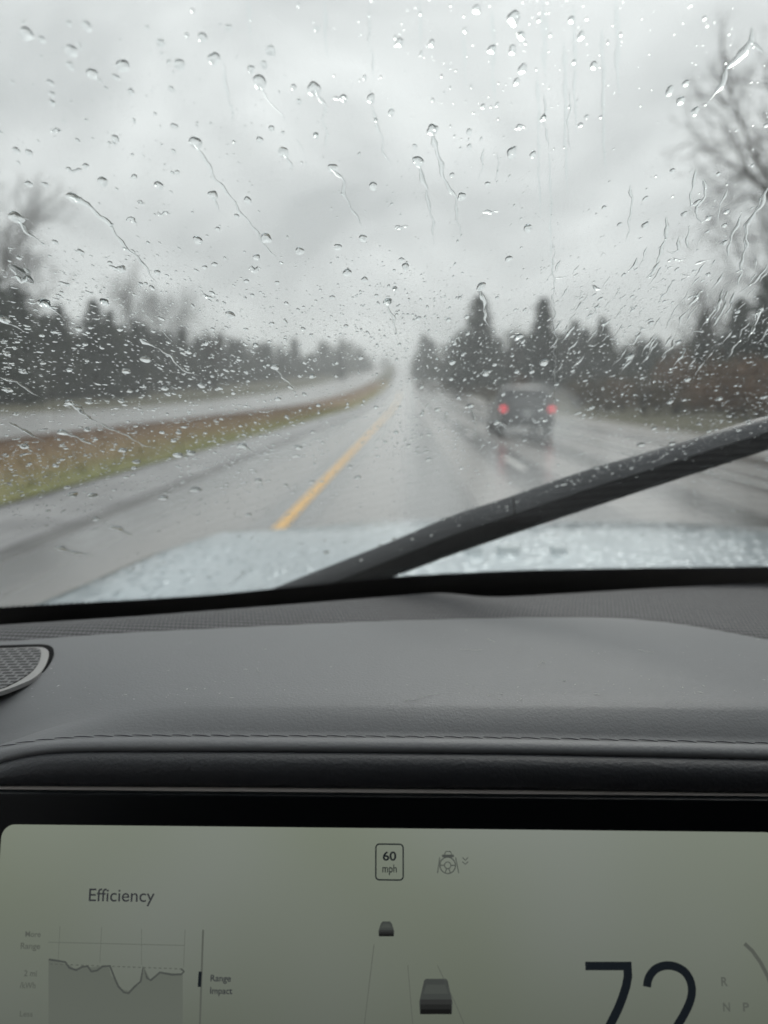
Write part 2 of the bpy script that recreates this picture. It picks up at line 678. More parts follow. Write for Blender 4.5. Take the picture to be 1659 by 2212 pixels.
def taper(V, Fs, p0, p1, r0, r1, n=6):
    d = (p1 - p0).normalized()
    u = d.orthogonal().normalized()
    v = d.cross(u)
    i = len(V)
    for p, r in ((p0, r0), (p1, r1)):
        for k in range(n):
            a = 2 * math.pi * k / n
            V.append(p + u * math.cos(a) * r + v * math.sin(a) * r)
    for k in range(n):
        Fs.append((i + k, i + (k + 1) % n, i + n + (k + 1) % n, i + n + k))


def conifer_data(width, seed, open_=0.0):
    """unit height conifer: crown mesh and trunk mesh"""
    global rng
    rng = np.random.default_rng(seed)
    V, Fs = [], []
    levels = 20
    for i in range(levels):
        t = .07 + .93 * i / levels
        rad = width * (1 - t) ** .8 * (.8 + .4 * rng.random()) + .01
        nb = max(4, int(9 * (1 - t) + 4))
        off = rng.random() * 6.28
        for k in range(nb):
            a = off + 6.283 * k / nb + rng.normal(0, .2)
            rr = rad * (.6 + .5 * rng.random())
            if rng.random() < open_: continue
            tip = Vector((math.cos(a) * rr, math.sin(a) * rr, t - rr * (.25 + .25 * rng.random())))
            base = Vector((0, 0, t))
            for q in (.3, .55, .8, 1.0):
                c = base.lerp(tip, q)
                quad_cloud(V, Fs, c, (tip - base).normalized(), 4, .022 * (1.1 - .5 * q), .034 * (1.15 - .4 * q))
    quad_cloud(V, Fs, Vector((0, 0, .97)), Vector((0, 0, 1)), 8, .012, .02)
    me = bpy.data.meshes.new('crown')
    me.from_pydata([tuple(v) for v in V], [], Fs)
    me.materials.append(M_NEEDLE)
    V, Fs = [], []
    taper(V, Fs, Vector((0, 0, -.03)), Vector((0, 0, .5)), .017, .010, 8)
    taper(V, Fs, Vector((0, 0, .5)), Vector((0, 0, .97)), .010, .002, 8)
    mt = bpy.data.meshes.new('trunk')
    mt.from_pydata([tuple(v) for v in V], [], Fs)
    mt.materials.append(M_BARK)
    return me, mt


def bushy_data(seed, m, stems=True, n=420, flat=.8):
    global rng
    rng = np.random.default_rng(seed)
    V, Fs = [], []
    cl = [(Vector((rng.normal(0, .22), rng.normal(0, .22), .5 + rng.normal(0, .2))), .10 + .1 * rng.random()) for _ in range(14)]
    for c, r in cl:
        c.z = max(.2, min(.9, c.z))
        quad_cloud(V, Fs, c, Vector((0, 0, 1)), n // 14 * 2, r * .65, .045)
    me = bpy.data.meshes.new('crown')
    me.from_pydata([tuple(v) for v in V], [], Fs)
    me.materials.append(m)
    V, Fs = [], []
    for c, r in cl[:8]:
        taper(V, Fs, Vector((0, 0, -.04)), Vector((c.x * .3, c.y * .3, c.z * .5)), .02, .012)
        taper(V, Fs, Vector((c.x * .3, c.y * .3, c.z * .5)), c, .012, .003)
    mt = bpy.data.meshes.new('trunk')
    mt.from_pydata([tuple(v) for v in V], [], Fs)
    mt.materials.append(M_BARK)
    return me, mt


def bare_data(seed, spread=.5, depth=6, lean=0):
    """unit height leafless tree: limbs as tapered tubes"""
    global rng
    rng = np.random.default_rng(seed)
    V, Fs, VT, FT = [], [], [], []

    def grow(p, d, ln, r, lev):
        q = p
        n = 3
        for k in range(n):
            d = (d + Vector(rng.normal(0, .13, 3)) + Vector((0, 0, .05))).normalized()
            e = q + d * ln / n
            if lev == 0:
                taper(VT, FT, q, e, r * (1 - .12 * k), r * (1 - .12 * (k + 1)), 7)
            else:
                taper(V, Fs, q, e, r * (1 - .2 * k), r * (1 - .2 * (k + 1)), 4 if lev > 2 else 5)
            if lev >= 1 and lev < depth and rng.random() < .7:
                side = Vector(rng.normal(0, 1, 3)).normalized()
                grow(e, (d + side * .8).normalized(), ln * .55, r * .45, lev + 1)
            q = e
        if lev < depth:
            for k in range(3 if lev < 2 else 2):
                side = Vector(rng.normal(0, 1, 3)).normalized()
                grow(q, (d + side * spread * (1.0 + .3 * rng.random())).normalized(), ln * (.62 + .2 * rng.random()), r * .58, lev + 1)
    grow(Vector((0, 0, -.02)), Vector((lean, 0, 1)).normalized(), .3, .017, 0)
    zmax = max(v.z for v in V)
    out = []
    for nm, a, b, m in (('crown', V, Fs, M_TWIG), ('trunk', VT, FT, M_BARK)):
        me = bpy.data.meshes.new(nm)
        me.from_pydata([tuple(v / zmax) for v in a], [], b)
        me.materials.append(m)
        out.append(me)
    return out


CON = [conifer_data(.20, 11), conifer_data(.24, 12, .1), conifer_data(.17, 13), conifer_data(.27, 14, .12), conifer_data(.22, 15, .2)]
BUS = [bushy_data(21, M_BROAD), bushy_data(22, M_BROAD), bushy_data(23, M_BROAD)]
RUS = [bushy_data(31, M_RUST), bushy_data(32, M_RUST)]
DRY = [bushy_data(41, M_DRY), bushy_data(42, M_DRY)]
BARE = [bare_data(51), bare_data(52, .6), bare_data(53, .45), bare_data(54, .65)]
rng = np.random.default_rng(99)


def gz(x, y):
    return H(y) + terrain(x - B(y), y)


def plant(name, data, x, y, h, wscale, label, cat, group, parts=('crown', 'trunk'), rz=None):
    o = empty(name, (x, y, gz(x, y)))
    tag(o, label, cat, group)
    rz = rng.random() * 6.28 if rz is None else rz
    for me, nm in zip(data, parts):
        c = bpy.data.objects.new(nm, me)
        COL.objects.link(c)
        c.parent = o
        c.rotation_euler = (0, 0, rz)
        c.scale = (h * wscale, h * wscale, h)
    return o


def by_px(u, top, Y):
    """a spot Y metres ahead under picture column u, and the height that reaches row top"""
    p = pt(u, top, Y)
    return p.x, Y, p.z - gz(p.x, Y)


GL = 'conifers in the tree line beyond the opposite carriageway'
GR = 'conifers in the tree line along the outer shoulder'
# conifers that stand out from the left tree line
left_named = [
    (-20, 585, 66, 1.4, 3, 'tallest dark conifer of the near end of the tree line beyond the median'),
    (32, 612, 72, 1.3, 0, 'dark conifer beside the tallest one at the near end of the tree line'),
    (125, 655, 84, .9, 2, 'slim pointed conifer alone before a gap in the far tree line'),
    (200, 645, 92, 1.25, 3, 'broad dark conifer left of the pale bare trees beyond the median'),
    (235, 668, 96, 1.0, 1, 'shorter conifer tucked against the broad dark one beyond the median'),
    (288, 690, 104, .9, 2, 'narrow spire-topped conifer right of the broad dark one'),
    (445, 715, 150, .9, 2, 'small spire-topped conifer rising from the middle of the left tree line'),
    (575, 745, 235, 1.0, 0, 'conifer where the left tree line starts to fade into haze'),
    (737, 726, 300, .7, 2, 'thin spire sticking out of the hazy far end of the left tree line'),
]
for u, top, Y, ws, k, lab in left_named:
    x, y, h = by_px(u, top, Y)
    plant('conifer_tree', CON[k], x, y, h, ws, lab, 'tree', GL)
profile_l = [(-150, 640), (0, 660), (70, 700), (120, 690), (160, 720), (240, 700), (300, 728), (350, 715), (420, 742), (480, 750), (560, 752), (620, 745), (700, 748), (760, 752), (800, 768), (835, 792)]
depth_l = [(-150, 62), (0, 78), (100, 88), (200, 102), (300, 118), (440, 165), (600, 260), (750, 390), (840, 560)]
for i, u in enumerate(np.linspace(-140, 832, 96)):
    u = u + rng.normal(0, 5)
    Y = lerp_poly(depth_l, u) * (1 + .12 * rng.random())
    top = lerp_poly(profile_l, u) + rng.normal(-6, 14)
    x, y, h = by_px(u, top, Y)
    if h < 3: h = 3
    if rng.random() < .72:
        plant('conifer_tree', CON[rng.integers(5)], x, y, h, 1.2 + .6 * rng.random(), 'dark conifer in the dense tree line beyond the opposite carriageway', 'tree', GL)
    else:
        plant('evergreen_tree', BUS[rng.integers(3)], x, y, h * .97, 1.0, 'rounded evergreen in the dense tree line beyond the opposite carriageway', 'tree', 'evergreens beyond the opposite carriageway')
# low brush closing the foot of that tree line
for i, u in enumerate(np.linspace(-150, 800, 44)):
    Y = lerp_poly(depth_l, u) * .93
    x = pt(u, 850, Y).x
    plant('brush_shrub', BUS[i % 3], x, Y, 3.2 + 1.6 * rng.random(), 1.1, 'low dark shrub at the foot of the tree line beyond the opposite carriageway', 'shrub', 'shrubs at the foot of the left tree line', ('foliage', 'stem'))
# right hand tree line
right_named = [
    (1036, 636, 150, 1.5, 1, 'tall cone-shaped conifer standing above the woods, nearer the road'),
    (1176, 642, 130, 1.35, 2, 'slender tall conifer rising behind the dark car'),
    (1303, 684, 128, 1.3, 3, 'broad conifer with a drooping top right of the slender one'),
    (1395, 735, 112, 1.0, 4, 'ragged low conifer between the broad one and the rust shrubs'),
    (1525, 672, 82, 1.4, 1, 'dark conifer behind the rust coloured brush on the bank'),
    (1600, 640, 76, 1.4, 0, 'conifer crowding in behind the wet smeared glass'),
    (1662, 590, 62, 1.3, 3, 'tallest dark conifer at the near end of the outer tree line'),
    (1735, 570, 58, 1.2, 1, 'conifer beyond the tallest one at the near end of the outer tree line'),
]
for u, top, Y, ws, k, lab in right_named:
    x, y, h = by_px(u, top, Y)
    plant('conifer_tree', CON[k], x, y, h, ws, lab, 'tree', GR)
profile_r = [(885, 792), (905, 768), (940, 748), (980, 735), (1060, 735), (1120, 742), (1220, 738), (1300, 735), (1400, 752), (1480, 752), (1560, 735), (1660, 715), (1800, 700)]
depth_r = [(885, 420), (930, 280), (1000, 200), (1100, 160), (1250, 135), (1400, 112), (1550, 88), (1800, 66)]
for i, u in enumerate(np.linspace(890, 1790, 74)):
    u = u + rng.normal(0, 5)
    Y = lerp_poly(depth_r, u) * (1 + .12 * rng.random())
    top = lerp_poly(profile_r, u) + rng.normal(-6, 13)
    x, y, h = by_px(u, top, Y)
    h = max(h, 3)
    if rng.random() < (.75 if u < 1250 else .65):
        plant('conifer_tree', CON[rng.integers(5)], x, y, h, 1.2 + .6 * rng.random(), 'dark conifer in the woods along the outer shoulder', 'tree', GR)
    else:
        plant('evergreen_tree', BUS[rng.integers(3)], x, y, h * .97, 1.0, 'rounded evergreen in the woods along the outer shoulder', 'tree', 'evergreens along the outer shoulder')
# shrubs on the right bank
for i in range(46):
    u = 915 + i * 18 + rng.normal(0, 8)
    Y = lerp_poly([(900, 200), (1000, 130), (1200, 80), (1400, 58), (1700, 40)], u) * (.9 + .3 * rng.random())
    x = pt(u, 840, Y).x
    if rng.random() < (.38 if u > 1330 else .15):
        plant('rusty_shrub', RUS[i % 2], x, Y, 1.8 + 1.6 * rng.random(), 1.3, 'rust brown shrub with dead leaves on the roadside bank', 'shrub', 'rust brown shrubs on the roadside bank', ('foliage', 'stem'))
    else:
        plant('brush_shrub', DRY[i % 2], x, Y, 1.4 + 1.3 * rng.random(), 1.5, 'dry grey brown brush on the roadside bank', 'shrub', 'dry brush on the roadside bank', ('foliage', 'stem'))
for u, top, Y in ((1465, 742, 70), (1440, 775, 66)):
    x, y, h = by_px(u, top, Y)
    plant('rusty_tree', RUS[0], x, y, h, .6, 'small tree with rusty leaves before the dark conifers' if Y == 70 else 'lower rusty-leaved tree beside the small one before the conifers', 'tree', None)
# bare deciduous trees
bare = [
    (40, 440, 135, .75, 0, 'tall leafless tree at the near end of the left tree line'),
    (-100, 330, 120, .9, 1, 'leafless tree cut off by the frame before the tallest left conifer'),
    (262, 550, 190, .7, 2, 'pale leafless tree behind the broad dark conifer'),
    (345, 605, 200, .75, 1, 'pale leafless tree in the gap of the left tree line'),
    (380, 645, 190, .8, 3, 'smaller leafless tree at the gap of the left tree line'),
    (460, 700, 120, .8, 0, 'low pale leafless tree among the left conifers'),
    (1790, -90, 27, .85, 1, 'large leafless tree overhanging the outer shoulder'),
    (1735, 300, 40, .9, 3, 'leafless tree behind the large overhanging one'),
    (1560, 560, 66, .8, 2, 'thin leafless tree before the outer conifers'),
    (1120, 728, 140, .8, 2, 'small leafless tree between the two tall conifers'),
    (1240, 700, 118, .8, 0, 'pale leafless tree right of the slender tall conifer'),
]
for u, top, Y, ws, k, lab in bare:
    x, y, h = by_px(u, top, Y)
    plant('bare_tree', BARE[k], x, y, h, ws, lab, 'tree', None, rz=u * .01)

# ------------------------------------------------------------------ the dark car ahead
M_BODY = pbr('dark_grey_car_paint', (.035, .039, .046), .4, .5, coat=.5, coat_rough=.2)
M_CGLASS = pbr('privacy_glass', (.012, .014, .017), .06, .6)
M_LAMP = emit('lit_brake_lamp', (1.0, .085, .12), 1.7)
M_LENS = pbr('red_lamp_lens', (.35, .01, .012), .15, .5)
M_PLATE = pbr('number_plate_white', (.6, .62, .63), .4, .4)
M_BUMP = pbr('black_bumper_plastic', (.022, .022, .024), .5, .4)
M_CHROME = pbr('wheel_alloy', (.4, .4, .41), .3, .5, metal=.8)
cp = pt(1137, 952, 27.7)
CX, CY = cp.x, 27.7
suv = empty('car', (CX, CY, 0.004), 'dark sport utility car ahead in the next lane with red brake lamps lit', 'car')


def loft(name, secs, m, parent, bev=.0):
    """secs: list of (y, [(x,z)...half outline from bottom to top]); mirrored in x, lofted along y"""
    rows = []
    for y, half in secs:
        ring = [(CX + x, CY + y, z) for x, z in half] + [(CX - x, CY + y, z) for x, z in reversed(half)]
        rows.append(ring)
    V, Fs = grid(rows, close=True)
    n = len(rows[0])
    Fs.append(tuple(range(n)))
    Fs.append(tuple(range((len(rows) - 1) * n, len(rows) * n)))
    o = mesh(name, V, Fs, m, parent, smooth=False)
    bm = bmesh.new(); bm.from_mesh(o.data)
    bmesh.ops.recalc_face_normals(bm, faces=bm.faces[:])
    bmesh.ops.bevel(bm, geom=[e for e in bm.edges if e.calc_face_angle(0) > .5], offset=.03, segments=2, affect='EDGES')
    bm.to_mesh(o.data); bm.free()
    return o


lo = lambda w_, z0, z1: [(w_ - .08, z0), (w_, z0 + .12), (w_ + .01, (z0 + z1) / 2), (w_ - .03, z1)]
loft('body', [(0, lo(.93, .34, .98)), (.05, lo(.96, .32, 1.02)), (1.0, lo(.98, .28, 1.03)), (3.2, lo(.98, .28, 1.03)), (4.1, lo(.95, .30, 1.00)), (4.6, lo(.88, .36, .9))], M_BODY, suv)
hi = lambda w0, w1, z1: [(w0, .98), (w1 + .03, z1 - .12), (w1 - .08, z1 - .01), (w1 - .35, z1 + .02)]
loft('roof', [(.10, hi(.92, .74, 1.62)), (.38, hi(.92, .76, 1.74)), (1.4, hi(.92, .78, 1.78)), (2.4, hi(.92, .74, 1.70)), (3.3, hi(.9, .7, 1.1))], M_BODY, suv)
bm = bmesh.new()
vs = [bm.verts.new((CX + x, CY + y, z)) for x, y, z in ((-.78, .025, 1.06), (.78, .025, 1.06), (.66, .20, 1.56), (-.66, .20, 1.56),
                                                      (-.78, .085, 1.06), (.78, .085, 1.06), (.66, .26, 1.56), (-.66, .26, 1.56))]
for f in ((0, 1, 2, 3), (7, 6, 5, 4), (0, 4, 5, 1), (1, 5, 6, 2), (2, 6, 7, 3), (3, 7, 4, 0)):
    bm.faces.new([vs[i] for i in f])
from_bm('rear_window', bm, M_CGLASS, suv, bevel=.02)
for s in (-1, 1):
    bm = bmesh.new()
    vs = [bm.verts.new((CX + s * x, CY + y, z)) for x, y, z in ((.935, .45, 1.06), (.935, 1.5, 1.06), (.80, 1.5, 1.62), (.80, .62, 1.6))]
    f = bm.faces.new(vs)
    ex = bmesh.ops.extrude_face_region(bm, geom=[f])
    bmesh.ops.translate(bm, verts=[v for v in ex['geom'] if isinstance(v, bmesh.types.BMVert)], vec=(s * .02, 0, .006))
    from_bm('side_window', bm, M_CGLASS, suv)
    bm = bmesh.new()
    x0, x1 = sorted((CX + s * .72, CX + s * .965))
    box(bm, x0, x1, CY - .03, CY + .12, .86, 1.08)
    lamp = from_bm('tail_lamp', bm, M_LENS, suv, bevel=.03)
    bm = bmesh.new()
    x0, x1 = sorted((CX + s * .77, CX + s * .94))
    box(bm, x0, x1, CY - .045, CY - .02, .905, 1.035)
    from_bm('lit_bulb_cluster', bm, M_LAMP, lamp, bevel=.008)
    bm = bmesh.new()
    x0, x1 = sorted((CX + s * .96, CX + s * 1.14))
    box(bm, x0, x1, CY + 2.75, CY + 2.85, 1.06, 1.22)
    from_bm('wing_mirror', bm, M_BODY, suv, bevel=.03)
    bm = bmesh.new()
    x0, x1 = sorted((CX + s * .66, CX + s * .70))
    box(bm, x0, x1, CY + .6, CY + 2.3, 1.80, 1.83)
    from_bm('roof_rail', bm, M_BUMP, suv, bevel=.01)
    for yy in (.85, 3.75):
        bm = bmesh.new()
        bmesh.ops.create_cone(bm, cap_ends=True, segments=28, radius1=.37, radius2=.37, depth=.24,
                              matrix=Matrix.Translation((CX + s * .86, CY + yy, .372)) @ Matrix.Rotation(R(90), 4, 'Y'))
        wh = from_bm('wheel', bm, M_TYRE, suv, bevel=.02)
        bm = bmesh.new()
        bmesh.ops.create_cone(bm, cap_ends=True, segments=28, radius1=.23, radius2=.21, depth=.03,
                              matrix=Matrix.Translation((CX + s * .985, CY + yy, .372)) @ Matrix.Rotation(R(90) * s, 4, 'Y'))
        from_bm('rim', bm, M_CHROME, wh)
bm = bmesh.new(); box(bm, CX - .95, CX + .95, CY - .09, CY + .10, .36, .64)
from_bm('rear_bumper', bm, M_BUMP, suv, bevel=.04)
bm = bmesh.new(); box(bm, CX - .17, CX + .17, CY - .022, CY - .004, .74, .90)
from_bm('number_plate', bm, M_PLATE, suv, bevel=.004)
bm = bmesh.new(); box(bm, CX - .68, CX + .68, CY + .02, CY + .30, 1.66, 1.72)
from_bm('roof_spoiler', bm, M_BODY, suv, bevel=.025)

# spray thrown up behind that car
bm = bmesh.new()
bmesh.ops.create_icosphere(bm, subdivisions=3, radius=1)
for v in bm.verts:
    n_ = 1 + .12 * math.sin(v.co.x * 7 + v.co.y * 5) * math.cos(v.co.z * 6)
    v.co = Vector((v.co.x * 1.35 * n_, v.co.y * 4.5 * n_, max(0.02, .75 + v.co.z * 1.2 * n_)))
    v.co += Vector((CX, CY - 2.0, 0))
m, nt, N, L = mat('road_spray')
N.remove(N['Principled BSDF'])
pv = N.new('ShaderNodeVolumePrincipled')
pv.inputs['Color'].default_value = (.93, .95, .96, 1)
pv.inputs['Density'].default_value = .06
L.new(pv.outputs[0], N['Material Output'].inputs['Volume'])
tag(from_bm('road_spray', bm, m), 'grey mist of road spray trailing behind the dark car', 'spray', kind='stuff')

# ------------------------------------------------------------------ our car: windscreen geometry
ANG = R(40)
ca, sa = math.cos(ANG), math.sin(ANG)
ZB = CAM.z - .195
XC, AC = .36, .31
WS_OFF = .84


def yb(x): return WS_OFF - AC * (x - XC) ** 2


def gpt(x, s, off=0.0):
    p = Vector((x, yb(x) - s * ca, ZB + s * sa))
    return p + gn(x) * off


def gn(x): return Vector((2 * AC * (x - XC), 1, ca / sa)).normalized()


def ghit(u, v, off=0.0):
    """where the sight line through a photo point meets the glass (off metres outside its inner face)"""
    d = ray(u, v)
    f = lambda t: ((CAM + d * t).y - yb((CAM + d * t).x) + ((CAM + d * t).z - ZB) * ca / sa) - off / sa
    a, b = 0.0, 4.0
    for _ in range(50):
        m_ = (a + b) / 2
        if f(m_) > 0: b = m_
        else: a = m_
    p = CAM + d * a
    return p


def gxs(u, v):
    p = ghit(u, v)
    return p.x, (p.z - ZB) / sa


OWN = empty('car', (.42, -.6, 0), 'the pale blue car the view is from, its dashboard, display and bonnet in view', 'car')
S0, S1 = -.10, .78
XL, XR = -.56, 1.44
THK = .005
nx, ns = 48, 30
V, Fs = [], []
for off in (0, THK):
    for i in range(ns + 1):
        for j in range(nx + 1):
            V.append(gpt(XL + (XR - XL) * j / nx, S0 + (S1 - S0) * i / ns, off))
n1 = (nx + 1) * (ns + 1)
for i in range(ns):
    for j in range(nx):
        a = i * (nx + 1) + j
        Fs.append((a, a + 1, a + nx + 2, a + nx + 1))
        Fs.append((n1 + a, n1 + a + nx + 1, n1 + a + nx + 2, n1 + a + 1))
brd = [j for j in range(nx + 1)] + [i * (nx + 1) + nx for i in range(1, ns + 1)] + [ns * (nx + 1) + j for j in range(nx - 1, -1, -1)] + [i * (nx + 1) for i in range(ns - 1, 0, -1)]
for a, b in zip(brd, brd[1:] + brd[:1]):
    Fs.append((b, a, a + n1, b + n1))
WS = mesh('windscreen', V, Fs, M_GLASS, OWN)
bm = bmesh.new(); bm.from_mesh(WS.data)
bmesh.ops.recalc_face_normals(bm, faces=bm.faces[:])
bm.to_mesh(WS.data); bm.free()

# black printed band along the foot of the glass (inside face, 0.4 mm proud)
frit_top = [(-300, 1335), (0, 1312), (300, 1296), (480, 1284), (620, 1269), (700, 1262), (840, 1246), (1100, 1233), (1400, 1227), (1660, 1224), (2000, 1222)]
rows_t, rows_b = [], []
for u in np.linspace(-250, 2000, 90):
    x, s = gxs(u, smooth_poly(frit_top, u, 60))
    rows_t.append((x, s))
rows_t = [(XL + .005, rows_t[0][1] - .005)] + rows_t + [(XR - .01, rows_t[-1][1])]
V, Fs = grid([[gpt(x, S0 + .004, -.0006) for x, s in rows_t], [gpt(x, s - .008, -.0006) for x, s in rows_t], [gpt(x, s, -.0006) for x, s in rows_t],
              [gpt(x, s, -.0001) for x, s in rows_t], [gpt(x, S0 + .004, -.0001) for x, s in rows_t]])
mesh('frit_band', V, Fs, M_FRIT, WS, smooth=False)
# fading dot rows above the band
V, Fs = [], []
for (x0, s0), (x1, s1) in zip(rows_t, rows_t[1:]):
    nd = max(1, int((x1 - x0) / .0032))
    for k in range(nd):
        for rr, rad in ((.0014, .0011), (.0036, .0008), (.0056, .0005)):
            t = (k + (.5 if rr == .0036 else 0)) / nd
            x, s = x0 + (x1 - x0) * t, s0 + (s1 - s0) * t + rr
            i = len(V)
            for q in range(6):
                a = q * math.pi / 3
                V.append(gpt(x + math.cos(a) * rad, s + math.sin(a) * rad, -.0003))
            Fs.append(tuple(range(i, i + 6)))
mesh('frit_dots', V, Fs, M_FRIT, WS, smooth=False)

# ------------------------------------------------------------------ dashboard
DASH = M_PLASTIC
fab_edge = [(-300, 1372), (0, 1347), (300, 1328), (600, 1305), (830, 1287), (940, 1278), (985, 1280), (1030, 1286), (1090, 1287), (1150, 1284), (1400, 1269), (1660, 1256), (2000, 1246)]
pad_edge = [(-300, 1404), (0, 1386), (280, 1366), (600, 1351), (830, 1341), (1100, 1334), (1300, 1333), (1400, 1339), (1500, 1352), (1660, 1382), (1800, 1408), (2000, 1440)]
crease = [(-400, 1740), (-200, 1680), (0, 1612), (60, 1588), (120, 1566), (200, 1546), (300, 1530), (420, 1524), (800, 1522), (1200, 1523), (1660, 1527), (2000, 1531)]
stitch = [(-400, 1720), (-100, 1640), (0, 1613), (80, 1600), (180, 1592), (300, 1590), (600, 1591), (900, 1593), (1150, 1596), (1400, 1601), (1660, 1607), (2000, 1614)]
groove = [(-400, 1760), (-100, 1676), (0, 1642), (50, 1627), (110, 1620), (200, 1617), (500, 1617), (800, 1619), (1100, 1622), (1400, 1628), (1660, 1634), (2000, 1640)]
trim_top = [(-400, 1693), (0, 1697), (600, 1701), (1100, 1706), (1660, 1713), (2000, 1717)]
UU = list(np.linspace(-330, 1990, 120))
ZFAB, ZPAD = CAM.z - .201, CAM.z - .1995
YC, YST, YGR = .434, .412, .402


def row_pad(u): return ptz(u, smooth_poly(pad_edge, u), ZPAD)
def row_fab(u): return ptz(u, smooth_poly(fab_edge, u, 18), ZFAB)
def row_cre(u): return pt(u, smooth_poly(crease, u), YC)
def row_sti(u): return pt(u, smooth_poly(stitch, u), YST)
def row_gro(u): return pt(u, smooth_poly(groove, u), YGR)


def extend(r, right=1.40, left=-.54):
    a, b = r[0], r[-1]
    return [Vector((min(left, a.x - .01), a.y, a.z))] + r + [Vector((max(right, b.x + .01), b.y, b.z))]


pad_r, fab_r, cre_r, sti_r, gro_r = [extend([fn(u) for u in UU]) for fn in (row_pad, row_fab, row_cre, row_sti, row_gro)]


def bez(a, b, c, t):
    return a * (1 - t) ** 2 + b * (2 * t * (1 - t)) + c * t * t


DASHO = mesh('dashboard', *grid((lambda: [
    *[[p.lerp(c, t) + Vector((0, 0, .0045 * math.sin(math.pi * t))) for p, c in zip(pad_r, cre_r)] for t in np.linspace(0, 1, 12)[:-1]],
    *[[c.lerp(s, t) + Vector((0, 0, .0012 * math.sin(math.pi * t))) for c, s in zip(cre_r, sti_r)] for t in np.linspace(0, 1, 7)],
    *[[s.lerp(g_, t) + Vector((0, -.0014 * math.sin(math.pi * t), .0014 * math.sin(math.pi * t))) for s, g_ in zip(sti_r, gro_r)] for t in np.linspace(0, 1, 6)[1:]],
    [g_ + Vector((0, .002, -.003)) for g_ in gro_r],
    [g_ + Vector((0, .008, -.010)) for g_ in gro_r],
])()), DASH, OWN)

mesh('defroster_trim', *grid([
    [p + Vector((0, 0.0, -.03)) for p in fab_r],
    [p + Vector((0, .002, -.003)) for p in fab_r],
    *[[f.lerp(p, t) + Vector((0, 0, -.0012 + .0022 * math.sin(math.pi * t))) for f, p in zip(fab_r, pad_r)] for t in np.linspace(0, 1, 10)],
    [p + Vector((0, -.006, -.006)) for p in pad_r],
]), M_FABRIC, DASHO)

# stitching: one run of thread
V, Fs = [], []
us = list(np.arange(-300, 1990, 42.0))
for u in us:
    a = row_sti(u - 1 + random.uniform(-2, 2)); b = row_sti(u + 41)
    a = a + Vector((0, .0003, .0007)); b = b + Vector((0, -.0003, .0001))
    d = (b - a)
    up = Vector((0, -.45, .9)).normalized()
    sd_ = d.normalized().cross(up)
    i = len(V)
    n = 7
    for k in range(n):
        t = k / (n - 1)
        c = a + d * t + up * (.0004 * math.sin(math.pi * t) - .0001)
        r = .00028 * (.35 + .65 * math.sin(math.pi * min(1, max(0, .1 + .8 * t))))
        for q in range(6):
            an = q * math.pi / 3
            V.append(c + up * math.sin(an) * r + sd_ * math.cos(an) * r)
    for k in range(n - 1):
        for q in range(6):
            Fs.append((i + k * 6 + q, i + k * 6 + (q + 1) % 6, i + (k + 1) * 6 + (q + 1) % 6, i + (k + 1) * 6 + q))
mesh('stitching', V, Fs, M_THREAD, DASHO)

# front roll over the display
YTR = .392
tri_r = extend([pt(u, smooth_poly(trim_top, u), YTR) for u in UU])
br_rows = [[g_ + Vector((0, .012, -.012)) for g_ in gro_r], [g_ + Vector((0, .003, -.0045)) for g_ in gro_r]]
for t in np.linspace(0, 1, 12):
    br_rows.append([bez(g_ + Vector((0, -.0005, -.0018)), Vector((g_.x, g_.y - .014, g_.z - .0015)), tr + Vector((0, .0, .0)), t) for g_, tr in zip(gro_r, tri_r)])
br_rows.append([tr + Vector((0, .03, -.004)) for tr in tri_r])
mesh('brow', *grid(br_rows), M_BROW, DASHO)
tr0 = [p + Vector((0, -.001, -.0004)) for p in tri_r]
tb = [pt(u, smooth_poly(trim_top, u) + 12, YTR - .003) for u in UU]
tb = extend(tb)
mesh('trim_strip', *grid([[p + Vector((0, .012, .000)) for p in tr0], tr0, [a.lerp(b, .5) + Vector((0, -.0012, 0)) for a, b in zip(tr0, tb)], tb,
                          [p + Vector((0, .012, -.001)) for p in tb]]), M_TRIM, DASHO, smooth=False)


def dash_hit(u, v, lift=0.0005):
    """a spot on the pad between its far edge and the crease"""
    a, b = smooth_poly(pad_edge, u), smooth_poly(crease, u)
    pa, pb = row_pad(u), row_cre(u)
    d = ray(u, v)
    e1 = Vector((1, 0, 0)); e2 = (pb - pa)
    nrm = e1.cross(Vector((0, e2.y, e2.z))).normalized()
    if nrm.z < 0: nrm = -nrm
    t = (pa - CAM).dot(nrm) / d.dot(nrm)
    p = CAM + d * t
    f = max(0, min(1, (p.y - pa.y) / (pb.y - pa.y)))
    return p + Vector((0, 0, .0045 * math.sin(math.pi * f) + lift))


_a, _b, _c = dash_hit(-60, 1402, 0), dash_hit(112, 1400, 0), dash_hit(30, 1480, 0)
SPN = (_b - _a).cross(_c - _a).normalized()
if SPN.z < 0: SPN = -SPN


def plane_hit(u, v, lift):
    d = ray(u, v)
    o = _a + SPN * (lift + .0030)
    return CAM + d * ((o - CAM).dot(SPN) / d.dot(SPN))


# speaker grille: recessed outline, pale rim, perforated plate
def dash_poly(name, pts, lift, m, parent, thick=.003):
    for _ in range(2):                                   # round the corners
        q_ = []
        for a, b_ in zip(pts, pts[1:] + pts[:1]):
            q_ += [(a[0] * .75 + b_[0] * .25, a[1] * .75 + b_[1] * .25), (a[0] * .25 + b_[0] * .75, a[1] * .25 + b_[1] * .75)]
        pts = q_
    P = [plane_hit(u, v, lift) for u, v in pts]
    bm = bmesh.new()
    top = [bm.verts.new(p) for p in P]
    bot = [bm.verts.new(p - Vector((0, 0, thick))) for p in P]
    bm.faces.new(top)
    bm.faces.new(bot[::-1])
    for i in range(len(P)):
        j = (i + 1) % len(P)
        bm.faces.new((top[i], bot[i], bot[j], top[j]))
    return from_bm(name, bm, m, parent)


